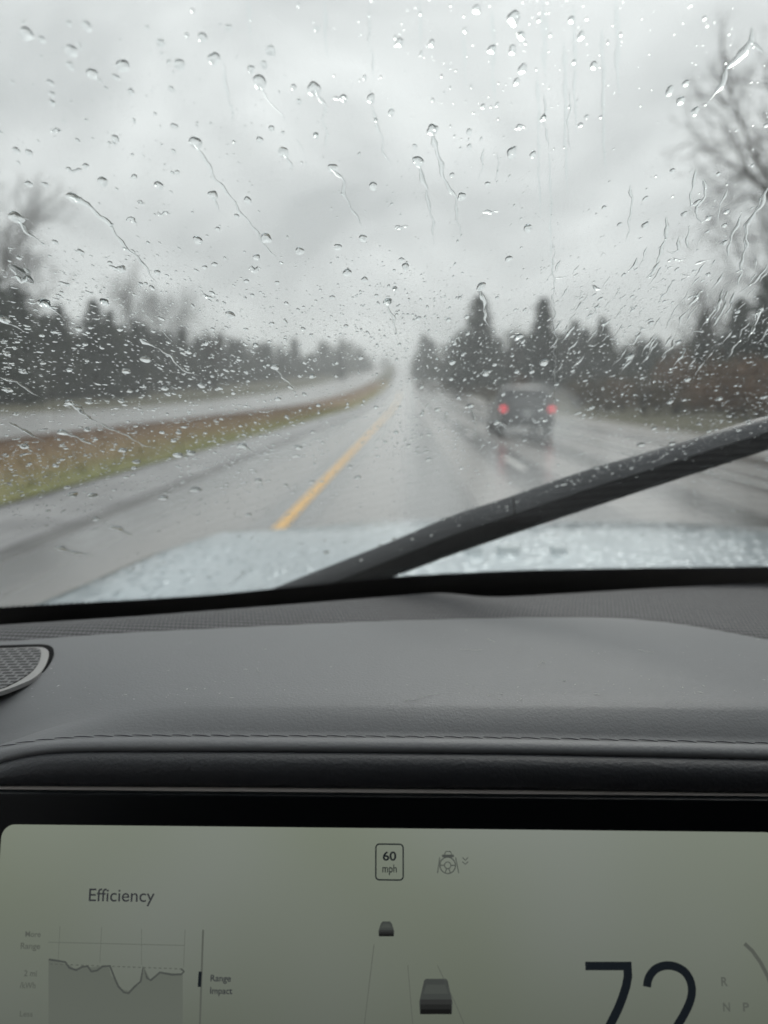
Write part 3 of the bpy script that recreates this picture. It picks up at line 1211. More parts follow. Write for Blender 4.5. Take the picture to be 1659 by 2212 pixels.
SPK = dash_poly('speaker_grille', [(-260, 1400), (0, 1394), (85, 1391), (105, 1393), (115, 1399), (117, 1408), (113, 1424), (104, 1440), (92, 1452), (60, 1464), (-260, 1510)], .0006, M_GAP, DASHO)
dash_poly('grille_rim', [(-255, 1408), (0, 1401), (85, 1397), (98, 1400), (105, 1406), (106, 1414), (101, 1432), (90, 1450), (72, 1466), (40, 1480), (0, 1495), (-255, 1560)], .0016, M_RIM, SPK)
dash_poly('grille_mesh', [(-250, 1409), (0, 1402), (75, 1399), (88, 1402), (89, 1412), (84, 1430), (72, 1447), (50, 1464), (24, 1478), (0, 1488), (-250, 1545)], .0022, M_GRILLE, SPK)

# ------------------------------------------------------------------ instrument display
D0 = pt(850, 1790, .373)
ex = (pt(1600, 1797, .373) - pt(60, 1781, .373)).normalized()
tilt = R(17)
ey = Vector((0, math.sin(tilt), math.cos(tilt)))
ey = (ey - ex * ey.dot(ex)).normalized()
ez = ex.cross(ey)                       # towards the camera
if ez.y > 0: ez = -ez


def dhit(u, v):
    d = ray(u, v)
    t = (D0 - CAM).dot(ez) / d.dot(ez)
    p = CAM + d * t - D0
    return p.dot(ex), p.dot(ey)


def dp(x, y, lift=0.0): return D0 + ex * x + ey * y + ez * lift


def flat_mesh(name, polys, lift, m, parent):
    V, Fs = [], []
    for P in polys:
        i = len(V)
        V += [dp(x, y, lift) for x, y in P]
        Fs.append(tuple(range(i, i + len(P))))
    return mesh(name, V, Fs, m, parent, smooth=False)


def stroke(pts, wd, closed=False):
    """ribbon quads along a polyline on the display plane"""
    out = []
    n = len(pts)
    off = []
    for i, p in enumerate(pts):
        a = pts[i - 1] if (i > 0 or closed) else p
        b = pts[(i + 1) % n] if (i < n - 1 or closed) else p
        dx_, dy_ = b[0] - a[0], b[1] - a[1]
        l = math.hypot(dx_, dy_) or 1
        off.append((-dy_ / l * wd / 2, dx_ / l * wd / 2))
    rng_ = range(n if closed else n - 1)
    for i in rng_:
        j = (i + 1) % n
        p, q, o1, o2 = pts[i], pts[j], off[i], off[j]
        out.append([(p[0] + o1[0], p[1] + o1[1]), (p[0] - o1[0], p[1] - o1[1]), (q[0] - o2[0], q[1] - o2[1]), (q[0] + o2[0], q[1] + o2[1])])
    return out


def px(*pts): return [dhit(u, v) for u, v in pts]


PXW = (dhit(1000, 2000)[0] - dhit(900, 2000)[0]) / 100      # metres per photo px on the display


def ink(name, c): return emit(name, c, 1)


def screen_mat():
    m, nt, N, L = mat('lit_display_panel')
    N.remove(N['Principled BSDF'])
    e_ = N.new('ShaderNodeEmission')
    tc_ = N.new('ShaderNodeTexCoord')
    no_ = N.new('ShaderNodeTexNoise')
    no_.inputs['Scale'].default_value = 7
    no_.inputs['Detail'].default_value = 1
    L.new(tc_.outputs['Object'], no_.inputs['Vector'])
    r_ = N.new('ShaderNodeValToRGB')
    r_.color_ramp.elements[0].position, r_.color_ramp.elements[0].color = .3, (.092, .105, .078, 1)
    r_.color_ramp.elements[1].position, r_.color_ramp.elements[1].color = .7, (.108, .119, .104, 1)
    L.new(no_.outputs['Fac'], r_.inputs['Fac'])
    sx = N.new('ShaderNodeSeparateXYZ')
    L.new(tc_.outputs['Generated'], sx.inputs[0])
    mg = N.new('ShaderNodeMapRange')  # viewing-angle falloff of the panel painted into its emission, brighter towards the top
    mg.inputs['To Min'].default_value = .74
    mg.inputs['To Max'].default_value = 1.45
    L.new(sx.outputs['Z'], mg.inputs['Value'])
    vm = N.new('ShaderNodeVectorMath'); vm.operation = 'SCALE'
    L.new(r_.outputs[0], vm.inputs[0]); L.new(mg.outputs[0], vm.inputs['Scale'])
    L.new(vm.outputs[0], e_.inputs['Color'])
    g_ = N.new('ShaderNodeBsdfGlossy'); g_.inputs['Roughness'].default_value = .25
    ad = N.new('ShaderNodeMixShader'); ad.inputs[0].default_value = .04
    L.new(e_.outputs[0], ad.inputs[1]); L.new(g_.outputs[0], ad.inputs[2])
    L.new(ad.outputs[0], N['Material Output'].inputs['Surface'])
    return m


x_l, y_t = dhit(0, 1785)[0], 0
xr_ = dhit(1700, 1800)[0]
sl_, sr_ = dhit(-12, 2000)[0], dhit(1690, 1900)[0]
top_y = dhit(850, 1790)[1]
bot_y = top_y - .125
# bezel: bevelled slab behind the lit panel
bm = bmesh.new()
bz_top = dhit(850, 1722)[1]
vs = [bm.verts.new(dp(x, y, z)) for x, y, z in ((sl_ - .03, bot_y - .02, -.0012), (sr_ + .03, bot_y - .02, -.0012), (sr_ + .03, bz_top, -.0012), (sl_ - .03, bz_top, -.0012),
                                             (sl_ - .03, bot_y - .02, -.012), (sr_ + .03, bot_y - .02, -.012), (sr_ + .03, bz_top, -.012), (sl_ - .03, bz_top, -.012))]
for f in ((0, 1, 2, 3), (7, 6, 5, 4), (0, 4, 5, 1), (1, 5, 6, 2), (2, 6, 7, 3), (3, 7, 4, 0)):
    bm.faces.new([vs[i] for i in f])
DISP = from_bm('instrument_display', bm, M_BEZEL, OWN, bevel=.0015)


def rrect(x0, x1, y0, y1, r, n=8):
    out = []
    for cx, cy, a0 in ((x1 - r, y1 - r, 0), (x0 + r, y1 - r, 90), (x0 + r, y0 + r, 180), (x1 - r, y0 + r, 270)):
        for k in range(n + 1):
            a = R(a0 + 90 * k / n)
            out.append((cx + r * math.cos(a), cy + r * math.sin(a)))
    return out


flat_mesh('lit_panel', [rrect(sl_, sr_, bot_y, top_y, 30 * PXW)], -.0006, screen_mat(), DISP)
I_BLACK = ink('display_ink_black', (.006, .008, .010))
I_DARK = ink('display_ink_dark', (.022, .024, .026))
I_MID = ink('display_ink_mid', (.045, .05, .045))
I_SOFT = ink('display_ink_soft', (.062, .068, .058))
I_FAINT = ink('display_ink_faint', (.078, .086, .073))
I_FILL = ink('display_ink_fill', (.080, .089, .075))


def text(name, s, u0, u1, v, hpx, m, weight=0.0):
    """lettering between photo columns u0 and u1 on baseline v; hpx = capital (or figure) height in photo px"""
    def build(body):
        cu = bpy.data.curves.new('lettering', 'FONT')
        cu.body = body
        cu.size = 1
        cu.offset = weight
        tmp = bpy.data.objects.new('lettering', cu)
        COL.objects.link(tmp)
        dg = bpy.context.evaluated_depsgraph_get()
        me = bpy.data.meshes.new_from_object(tmp.evaluated_get(dg))
        bpy.data.objects.remove(tmp)
        bpy.data.curves.remove(cu)
        return me
    cap = build('H')
    ch = max(q.co.y for q in cap.vertices)
    bpy.data.meshes.remove(cap)
    me = build(s)
    a = min(q.co.x for q in me.vertices); b_ = max(q.co.x for q in me.vertices)
    x0, y0 = dhit(u0, v)
    x1 = dhit(u1, v)[0]
    k = hpx * (dhit(u0, v - 50)[1] - y0) / 50 / ch
    for vert in me.vertices:
        vert.co = dp(x0 + (vert.co.x - a) * (x1 - x0) / (b_ - a), y0 + vert.co.y * k, .0003)
    return link(name, me, m, DISP)


text('heading_text', 'Efficiency', 192, 334, 1946, 27, I_DARK, .004)
# speed limit sign
x0, y1 = dhit(812, 1823)
x1, y0 = dhit(871, 1901)
flat_mesh('speed_limit_frame', stroke(rrect(x0, x1, y0, y1, 8 * PXW), 3.0 * PXW, True), .0002, I_BLACK, DISP)
text('speed_limit_number', '60', 827, 856, 1858, 19, I_BLACK, .02)
text('speed_limit_unit', 'mph', 826, 857, 1884, 17, I_BLACK, .008)
# driver assist icon
cx, cy = dhit(967, 1869)
ic = []
arc = lambda r, a0, a1, n=28: [(cx + r * PXW * math.cos(R(a0 + (a1 - a0) * k / n)), cy + r * PXW * math.sin(R(a0 + (a1 - a0) * k / n))) for k in range(n + 1)]
ic += stroke(arc(17, 0, 360), 2.2 * PXW)
ic += stroke(arc(7, 0, 360, 14), 2.0 * PXW)
for a in (180, 0, 250, 290):
    c_, s_ = math.cos(R(a)), math.sin(R(a))
    ic += stroke([(cx + c_ * 7 * PXW, cy + s_ * 7 * PXW), (cx + c_ * 17 * PXW, cy + s_ * 17 * PXW)], 2 * PXW)
for P in (((950, 1852), (945, 1886)), ((984, 1852), (991, 1886)), ((957, 1848), (978, 1848)), ((959, 1848), (963, 1839), (973, 1839), (976, 1848)),
          ((958, 1851), (962, 1851)), ((973, 1851), (977, 1851)), ((999, 1852), (1005, 1858), (1011, 1852)), ((999, 1861), (1005, 1867), (1011, 1861))):
    ic += stroke(px(*P), 2.0 * PXW)
ic.append(px((955, 1846), (980, 1846), (981, 1851), (954, 1851)))
flat_mesh('driver_assist_icon', ic, .0002, I_MID, DISP)
# small cars of the road view
I_CAR = ink('display_ink_car_top', (.036, .04, .037))


def car_icon(u0, u1, v0, v1, inset, name):
    polys = [[], []]
    body = px((u0, v1), (u1, v1), (u1 + .02 * (u1 - u0), v1 - .35 * (v1 - v0)), (u1 - inset, v0 + 4), (u1 - inset - 4, v0), (u0 + inset + 4, v0), (u0 + inset, v0 + 4), (u0 - .02 * (u1 - u0), v1 - .35 * (v1 - v0)))
    o = flat_mesh(name, [body], .0002, I_CAR, DISP)
    h = v1 - v0
    ins = inset + 3
    flat_mesh('car_symbol_window', [px((u0 + inset * .8, v0 + .42 * h), (u1 - inset * .8, v0 + .42 * h), (u1 - ins - 2, v0 + .16 * h), (u0 + ins + 2, v0 + .16 * h))], .0004, I_MID, DISP)
    for k, (a, b_, c_) in enumerate(((.0, .14, .006), (.14, .28, .013), (.28, .42, .022))):
        flat_mesh('car_symbol_foot', [px((u0 + 1, v1 - a * h), (u1 - 1, v1 - a * h), (u1 - 1, v1 - b_ * h), (u0 + 1, v1 - b_ * h))], .0004, ink('display_ink_car', (c_, c_ * 1.05, c_)), DISP)
    return o


car_icon(818, 851, 1990, 2022, 5, 'car_symbol')
car_icon(907, 976, 2114, 2190, 9, 'car_symbol')
flat_mesh('lane_view_lines', stroke(px((808, 2040), (785, 2230)), 1.4 * PXW) + stroke(px((881, 2085), (893, 2230)), 1.2 * PXW) + stroke(px((945, 2085), (985, 2170), (1010, 2230)), 1.4 * PXW), .0002, I_SOFT, DISP)
# efficiency graph
flat_mesh('graph_fill', [px((105, 2074), (150, 2084), (160, 2092), (190, 2090), (235, 2085), (240, 2106)) + px((105, 2240))[:1], px((105, 2240), (240, 2106), (262, 2136), (280, 2140), (303, 2125), (312, 2090), (325, 2116), (345, 2099), (395, 2104), (395, 2240))], .0001, I_FILL, DISP)
flat_mesh('graph_curve', stroke(px((106, 2072), (125, 2075), (142, 2078), (150, 2090), (165, 2095), (178, 2088), (190, 2087), (198, 2098), (210, 2096), (222, 2087), (238, 2086), (248, 2112), (256, 2130), (268, 2143), (278, 2145), (292, 2130), (304, 2120), (310, 2088), (318, 2112), (326, 2117), (346, 2100), (372, 2105), (392, 2104), (398, 2098), (392, 2093)), 4.2 * PXW), .0003, I_MID, DISP)
dash_ = []
for k in range(26):
    a = 108 + k * 11.2
    dash_ += stroke(px((a, 2082 + k * .42), (a + 6, 2082.2 + k * .42)), 2 * PXW)
flat_mesh('graph_mean_line', dash_, .0002, I_SOFT, DISP)
flat_mesh('graph_grid', stroke(px((105, 2035), (398, 2042)), 1.6 * PXW) + stroke(px((130, 2000), (126, 2074)), 1.2 * PXW) + stroke(px((220, 2002), (216, 2080)), 1.2 * PXW) + stroke(px((306, 2006), (306, 2085)), 1.2 * PXW) + stroke(px((400, 2008), (397, 2090)), 1.4 * PXW), .0002, I_FAINT, DISP)
text('graph_label', 'More', 55, 88, 2023, 12, I_SOFT, .015)
text('graph_label', 'Range', 45, 87, 2049, 13, I_SOFT, .015)
text('graph_label', '2 mi', 52, 80, 2108, 13, I_SOFT, .015)
text('graph_label', '/kWh', 43, 77, 2134, 13, I_SOFT, .015)
text('graph_label', 'Less', 43, 71, 2195, 12, I_SOFT, .015)
flat_mesh('range_bar', stroke(px((439, 2008), (432, 2215)), 4 * PXW), .0002, I_SOFT, DISP)
flat_mesh('range_bar_marker', stroke(px((433, 2098), (431, 2131)), 7 * PXW), .0004, I_BLACK, DISP)
text('range_label', 'Range', 455, 499, 2119, 14, I_DARK, .014)
text('range_label', 'Impact', 454, 502, 2146, 14, I_DARK, .014)
# speed readout 72: drawn strokes
sev = stroke(px((1264, 2086), (1364, 2086)), 17 * PXW) + stroke(px((1355, 2090), (1356, 2108), (1352, 2130), (1344, 2155), (1334, 2180), (1318, 2212), (1300, 2250)), 18 * PXW)
c2 = [(1397, 2131), (1399, 2115), (1407, 2100), (1420, 2089), (1440, 2084), (1460, 2087), (1478, 2097), (1490, 2114), (1495, 2136), (1492, 2158), (1482, 2182), (1466, 2210), (1440, 2250)]
for _ in range(2):
    c2 = [c2[0]] + [q_ for a, b_ in zip(c2, c2[1:]) for q_ in ((a[0] * .75 + b_[0] * .25, a[1] * .75 + b_[1] * .25), (a[0] * .25 + b_[0] * .75, a[1] * .25 + b_[1] * .75))] + [c2[-1]]
two = stroke(px(*c2), 17 * PXW)
flat_mesh('speed_readout', sev + two, .0004, I_BLACK, DISP)
text('gear_letter', 'R', 1558, 1572, 2129, 19, I_SOFT, .02)
text('gear_letter', 'N', 1562, 1577, 2184, 19, I_SOFT, .02)
text('gear_letter', 'P', 1605, 1618, 2184, 19, I_SOFT, .02)
flat_mesh('gauge_arc', stroke(px((1608, 2038), (1625, 2054), (1642, 2078), (1658, 2108), (1672, 2150)), 8 * PXW), .0002, I_SOFT, DISP)

# lower panel that closes the dash under the brow
bm = bmesh.new()
box(bm, -.55, 1.41, .405, .47, .55, CAM.z - .235)
from_bm('lower_fascia', bm, M_DARK, DASHO, bevel=.006)

# ------------------------------------------------------------------ rest of our car: bonnet, cowl, cabin shell
Z = lambda d: CAM.z - d
HX = .36
sil = [ptz(u, v, Z(.318)) for u, v in ((62, 1318), (195, 1264), (325, 1214), (480, 1162), (560, 1148), (620, 1139), (700, 1130), (800, 1123), (900, 1120))]
hood_pts = [(1.0, HX - sil[0].x + .02)] + [(p.y, HX - p.x) for p in sil]




def hood_z(x, y):
    q = (x - HX) / .9
    z = Z(.302) - .012 * q * q
    if y > 1.55: z -= .052 * ((y - 1.55) / .6) ** 1.7
    if y < 1.05: z -= .02 * ((1.05 - y) / .1) ** 2
    # raised centre panel with soft shoulders
    b_ = 1 / (1 + math.exp((abs(x - HX) - .50) / .035))
    z += .012 * b_
    # crest along the wings
    z += .012 * math.exp(-((abs(x - HX) - .80) / .06) ** 2)
    return z


rows = []
for y, wdt in hood_pts:
    r_ = []
    for j in range(61):
        q = -1 + 2 * j / 60
        q = math.copysign(abs(q) ** .85, q)
        x = HX + q * wdt
        yy = y
        r_.append(Vector((x, yy, hood_z(x, yy))))
    # roll the wings down at both ends
    l, rr = r_[0], r_[-1]
    for k, (dxx, dzz) in enumerate(((.02, -.012), (.035, -.04), (.045, -.12), (.05, -.45))):
        r_.insert(0, Vector((l.x - dxx, l.y + dxx * .4, l.z + dzz)))
        r_.append(Vector((rr.x + dxx, rr.y + dxx * .4, rr.z + dzz)))
    rows.append(r_)
last = rows[-1]
for k, (dyy, dzz) in enumerate(((.02, -.012), (.04, -.05), (.05, -.2), (.05, -.6))):
    rows.append([p + Vector((0, dyy, dzz)) for p in last])
HOOD = mesh('bonnet', *grid(rows), M_PAINT, OWN)
# low pale grey wedges near the back edge of the bonnet
M_WEDGE = pbr('pale_grey_wedge', (.58, .64, .66), .45, .4)
for u0, u1 in ((1008, 1044), (1078, 1126), (1196, 1228)):
    xa, xb_ = pt(u0, 1200, 1.38).x, pt(u1, 1200, 1.38).x
    zz = hood_z((xa + xb_) / 2, 1.38)
    bm = bmesh.new()
    box(bm, xa, xb_, 1.37, 1.40, zz - .01, zz + .012)
    for q in bm.verts:
        if q.co.z > zz: q.co.y += .03
    from_bm('bonnet_wedge', bm, M_WEDGE, HOOD, bevel=.004)
# cowl between glass and bonnet
rows = []
for t in (0, 1):
    rows.append([Vector((x, (yb(x) + .075) if t == 0 else max(yb(x) + .08, 1.20), Z(.31) if t == 0 else Z(.37))) for x in np.linspace(-.5, 1.38, 24)])
rows.append([p + Vector((0, 0, -.2)) for p in rows[-1]])
mesh('cowl', *grid(rows), M_GAP, OWN)


def shell(name, pts2, m, parent=OWN, th=.02):
    """a plate from a closed outline of 3D points, with thickness"""
    bm = bmesh.new()
    f = bm.faces.new([bm.verts.new(p) for p in pts2])
    n_ = f.normal if f.normal.length else Vector((0, 0, 1))
    bm.normal_update()
    n_ = f.normal.copy()
    ex_ = bmesh.ops.extrude_face_region(bm, geom=[f])
    bmesh.ops.translate(bm, verts=[v for v in ex_['geom'] if isinstance(v, bmesh.types.BMVert)], vec=n_ * th)
    return from_bm(name, bm, m, parent)


zr = CAM.z + .02 + .235
yr = yb(.45) - S1 * ca
# roof: a sheet that follows the header curve then runs back
rows = []
for yy in (0, -.15, -.6, -1.4, -2.2):
    rows.append([Vector((x, (gpt(x, S1 - .03, .004).y) + yy, gpt(x, S1 - .03, .004).z + (.02 if yy < -.1 else 0) + .02 - .02 * ((x - .44) / 1) ** 2)) for x in np.linspace(XL - .02, XR + .02, 20)])
V, Fs = grid(rows)
n_ = len(V)
V2 = V + [p + Vector((0, 0, .04)) for p in V]
Fs2 = Fs + [tuple(n_ + i for i in reversed(f)) for f in Fs]
mesh('roof', V2, Fs2, [M_LINER], OWN)
for sx_, xx in ((-1, XL - .02), (1, XR + .02)):
    # lower door
    shell('door', [Vector((xx, .72, Z(.30))), Vector((xx, .72, .35)), Vector((xx, -1.9, .35)), Vector((xx, -1.9, Z(.27)))], M_DARK, th=.05 * sx_)
    a, b_ = gpt(xx, .0), gpt(xx, S1)
    shell('side_pillar', [Vector((xx, a.y + .06, a.z - .05)), Vector((xx, a.y - .03, a.z - .05)), Vector((xx, b_.y - .06, b_.z)), Vector((xx, b_.y + .03, b_.z))], M_DARK, th=.04 * sx_)
    shell('rear_pillar', [Vector((xx, -.62, Z(.28))), Vector((xx, -1.9, Z(.28))), Vector((xx, -1.9, zr)), Vector((xx, -.55, zr))], M_DARK, th=.04 * sx_)
shell('rear_bulkhead', [Vector((XL - .03, -1.9, .3)), Vector((XR + .03, -1.9, .3)), Vector((XR + .03, -1.9, zr)), Vector((XL - .03, -1.9, zr))], M_DARK, th=.03)
shell('cabin_floor', [Vector((XL - .03, 1.1, .4)), Vector((XR + .03, 1.1, .4)), Vector((XR + .03, -1.9, .4)), Vector((XL - .03, -1.9, .4))], M_DARK, th=.03)
for xx in (0.02, .86):
    bm = bmesh.new()
    box(bm, xx - .26, xx + .26, -.62, -.42, .75, 1.42)
    box(bm, xx - .26, xx + .26, -.42, .05, .62, .78)
    from_bm('front_seat', bm, M_DARK, OWN, bevel=.05, seg=3)

# ------------------------------------------------------------------ wiper
U_ = [(2300, 696), (2050, 775), (1830, 845), (1659, 897), (1540, 933), (1400, 976), (1250, 1021), (1077, 1081), (974, 1115), (839, 1172), (675, 1237), (560, 1283), (480, 1315)]
L_ = [(2300, 752), (2050, 836), (1830, 910), (1659, 965), (1540, 1004), (1400, 1050), (1250, 1100), (1087, 1155), (981, 1192), (839, 1245), (700, 1300), (600, 1338), (520, 1370)]
NST = 84
tt = np.linspace(0, len(U_) - 1, NST)


def at_poly(P, t):
    i = min(int(t), len(P) - 2)
    f = t - i
    p0 = P[max(0, i - 1)]; p1 = P[i]; p2 = P[i + 1]; p3 = P[min(len(P) - 1, i + 2)]
    return tuple(.5 * ((2 * b_) + (-a + c) * f + (2 * a - 5 * b_ + 4 * c - d) * f * f + (-a + 3 * b_ - 3 * c + d) * f ** 3) for a, b_, c, d in zip(p0, p1, p2, p3))


arm_rows, blade_rows = [], []
WIPER_END = 0
for t in tt:
    u, l = at_poly(U_, t), at_poly(L_, t)
    frac = .53
    md = (u[0] + (l[0] - u[0]) * frac, u[1] + (l[1] - u[1]) * frac)
    P2, P1, P0 = ghit(*u, THK + .036), ghit(*md, THK + .016), ghit(*l, THK + .003)
    nrm = gn(P1.x)
    dn = Vector((0, ca, -sa))
    tang = Vector((1, 0, 0))
    # visible face is slightly domed
    mid_ = (P1 + P2) / 2 + (-dn) * .0035
    arm_rows.append([P1 + dn * .002, P1 - dn * .0006, P1.lerp(mid_, .5) - dn * .001, mid_, mid_.lerp(P2, .6) - dn * .0006, P2, P2 + dn * .006 - nrm * .002, P1 + dn * .010 + nrm * .003])
    row = []
    for k in range(11):
        f = k / 10
        p = P0.lerp(P1 + dn * .0015, f)
        row.append(p + dn * (.0025 if k % 2 else -.0003) * (.3 if k in (0, 10) else 1))
    row += [P1 + dn * .009, P0 + dn * .006]
    blade_rows.append(row)
WIP = mesh('wiper', *grid([[*r, r[0]] for r in blade_rows]), M_RUBBER, OWN, smooth=False)
WIP.name = 'wiper_blade'
cut = int(NST * 6.97 / (len(U_) - 1))
mesh('wiper_arm', *grid([[*r, r[0]] for r in arm_rows[:cut]]), M_WIPER, WIP)
j0 = [a.lerp(b_, .06) for a, b_ in zip(arm_rows[cut - 1], arm_rows[cut])]
mesh('wiper_arm', *grid([[*r, r[0]] for r in [[a.lerp(b_, .10) for a, b_ in zip(arm_rows[cut - 1], arm_rows[cut])]] + arm_rows[cut:]]), M_WIPER, WIP)
for o_ in list(WIP.children) + [WIP]:
    o_.data.polygons.foreach_set('use_smooth', [True] * len(o_.data.polygons))
    o_.data.set_sharp_from_angle(angle=R(28))
sub = lambda rws: [[p + Vector((0, ca, -sa)) * .0012 for p in r] for r in rws]
mesh('wiper_joint', *grid([[*r, r[0]] for r in sub([arm_rows[cut - 1], arm_rows[cut]])]), M_GAP, WIP)

# ------------------------------------------------------------------ rain on the glass
def frame(x):
    n_ = gn(x)
    e2 = Vector((0, -ca, sa))
    e1 = e2.cross(n_).normalized()
    if e1.x < 0: e1 = -e1
    return e1, (n_.cross(e1)).normalized() if n_.cross(e1).z > 0 else -(n_.cross(e1)).normalized(), n_


def drop_geo(c, e1, e2, n_, r, theta, elong, ang, wob, seg, rings, V, Fs):
    """spherical cap with an uneven outline standing on a flat foot"""
    ax = e1 * math.cos(ang) + e2 * math.sin(ang)
    ay = n_.cross(ax)
    st = math.sin(theta)
    ph = [random.random() * 6.28 for _ in range(3)]
    am = [random.uniform(.3, 1) * wob for _ in range(3)]
    i0 = len(V)
    for k in range(rings + 1):
        if k == rings: break
        f = theta * (1 - k / rings)
        rr = r * math.sin(f) / st
        h = r * (math.cos(f) - math.cos(theta)) / st
        for q in range(seg):
            a = 2 * math.pi * q / seg
            o = 1 + sum(am[m_] * math.cos((m_ + 2) * a + ph[m_]) for m_ in range(3))
            V.append(c + ax * (math.cos(a) * rr * o * elong) + ay * (math.sin(a) * rr * o) + n_ * h)
    top = len(V)
    V.append(c + n_ * (r * (1 - math.cos(theta)) / st))
    for k in range(rings - 1):
        for q in range(seg):
            a, b_ = i0 + k * seg + q, i0 + k * seg + (q + 1) % seg
            Fs.append((a, b_, b_ + seg, a + seg))
    k = rings - 1
    for q in range(seg):
        Fs.append((i0 + k * seg + q, i0 + k * seg + (q + 1) % seg, top))
    b0 = len(V)
    V.extend(V[i0:i0 + seg])
    Fs.append(tuple(range(b0 + seg - 1, b0 - 1, -1)))


GX0, GS0 = gxs(870, 1010)


def flow_ang(x, s):
    return math.atan2((s - GS0) , (x - GX0))


def flow(x, s):
    a = math.atan2(s - GS0 + 1e-6, x - GX0)
    return a


LIFT = THK + .00015
BIG = []
C1 = [(115,147,24),(375,115,18),(308,220,24),(398,320,24),(530,285,27),(775,280,24),(925,255,26),(875,163,20),(695,187,18),(988,122,16),(1170,220,22),(1140,280,16),(1085,300,16),(1122,355,28),(1357,385,28),(1485,425,18),(1603,425,18),(845,618,26),(1122,605,16),(1225,660,24),(1437,728,24),(1612,805,20),(443,785,24),(686,802,20),(920,845,22),(1070,866,18),(765,745,12),(580,765,14),(317,855,24),(70,940,28),(855,1038,20),(1150,1030,26),(1295,1085,20),(1108,1112,18),(1460,1068,20),(1568,1030,20),(348,1088,14),(238,1046,12),(525,1163,22),(885,1155,12),(927,1142,14),(1500,1178,22),(1575,1208,16),(450,1302,16),(195,1310,24),(125,660,14),(70,650,14),(498,600,16),(1065,1215,12),(1435,1285,14),(125,795,14),(195,797,12),(370,718,14),(1023,935,12),(1365,582,12),(750,655,10),(225,445,14),(225,408,12),(500,335,14),(303,285,16),(180,172,14),(740,385,12),(1575,335,10),(670,493,9)]
C2 = [(400,40,18),(560,78,26),(593,155,18),(465,213,18),(598,297,20),(555,215,18),(572,352,14),(850,155,16),(905,283,16),(808,85,14),(68,183,18),(205,188,14),(820,268,10),(1233,393,18),(1280,435,18),(1343,480,18),(208,560,26),(148,698,24),(552,660,24),(427,460,12),(643,668,16),(335,850,20),(620,987,20),(538,1118,18),(92,1152,18),(75,1122,14),(418,1238,22),(15,1303,22),(1127,973,16),(950,897,12),(1352,875,14),(1478,915,12),(1470,973,12),(1400,942,14),(1468,1050,14),(30,487,16),(488,452,10),(875,505,10),(848,540,12),(1295,925,14),(367,570,14),(368,634,12),(133,634,12),(45,1248,14),(487,1287,10),(293,757,12),(210,432,8),(350,130,10),(718,150,9)]
C3 = [(995,255,22),(1495,303,12),(190,205,24),(450,200,18),(340,315,16),(15,275,22),(375,452,10),(30,423,14),(545,497,18),(630,447,22),(1105,385,14),(1188,480,20),(1347,520,16),(1560,440,14),(870,560,16),(712,572,16),(560,583,14),(300,633,22),(385,632,14),(35,577,18),(1200,618,16),(1060,648,10),(525,625,16),(270,762,20),(105,822,20),(530,838,18),(772,762,14),(700,762,12),(590,888,18),(580,915,12),(768,860,20),(825,850,18),(1047,820,20),(1352,760,12),(1290,828,18),(750,798,14),(240,905,14),(290,998,14),(400,1035,22),(315,1030,20),(1115,970,20),(845,1010,22),(705,1045,20),(415,1137,16),(1075,1118,14),(1545,957,16),(1513,910,12),(1375,645,12),(1455,462,10)]
C4 = [(15,200,20),(148,270,14),(278,275,12),(45,143,10),(305,377,12),(438,508,18),(690,460,22),(637,500,14),(573,500,12),(290,532,12),(515,597,12),(372,647,18),(320,612,12),(230,663,14),(162,685,12),(580,350,20),(340,425,10),(295,460,16),(477,470,12),(745,555,10),(675,663,12),(695,710,14),(605,795,12),(485,720,18),(1310,535,14),(1060,435,20),(1447,617,16),(1640,610,14),(1165,745,12),(1110,815,16),(850,853,10),(105,818,12),(5,803,12),(145,830,10),(1360,725,12),(1245,810,16),(1575,720,12),(915,915,12),(775,985,14),(960,910,10)]
for C, ox, oy in ((C1, 0, 0), (C2, 830, 0), (C3, 0, 553), (C4, 830, 553)):
    for a, b_, r_ in C:
        BIG.append((ox + a / 2, oy + b_ / 2, r_ / 2))
NAMED_DROPS = {
    (C1[14][0] / 2, C1[14][1] / 2): 'fat raindrop high on the glass with a thin crooked trail under it',
    (C1[28][0] / 2, C1[28][1] / 2): 'raindrop at the head of the long bright slanting trail on the left glass',
    (C1[29][0] / 2, C1[29][1] / 2): 'raindrop with a short trail over the leafless tree at the left edge',
    (830 + C2[16][0] / 2, C2[16][1] / 2): 'flat-topped raindrop above the longest near-vertical trail',
    (830 + C2[17][0] / 2, C2[17][1] / 2): 'square-shouldered raindrop beside the longest near-vertical trail',
    (830 + C2[26][0] / 2, C2[26][1] / 2): 'raindrop sitting on the tip of the cone-shaped conifer',
    (830 + C4[6][0] / 2, 553 + C4[6][1] / 2): 'wide bright raindrop over the slender tall conifer',
    (830 + C4[11][0] / 2, 553 + C4[11][1] / 2): 'raindrop with a ragged tail over the road left of the dark car',
    (C3[2][0] / 2, 553 + C3[2][1] / 2): 'pear-shaped raindrop with a curling tail over the slim pointed conifer',
    (C3[17][0] / 2, 553 + C3[17][1] / 2): 'raindrop at the head of the dark branching trail over the opposite road',
}


def region_label(u, v):
    if v < 560: return 'round raindrop on the windscreen against the clouds', 'raindrops against the clouds'
    if v < 850: return 'bright raindrop on the windscreen over the tree line', 'raindrops over the tree line'
    return 'raindrop on the windscreen over the wet road and verge', 'raindrops over the road and verge'


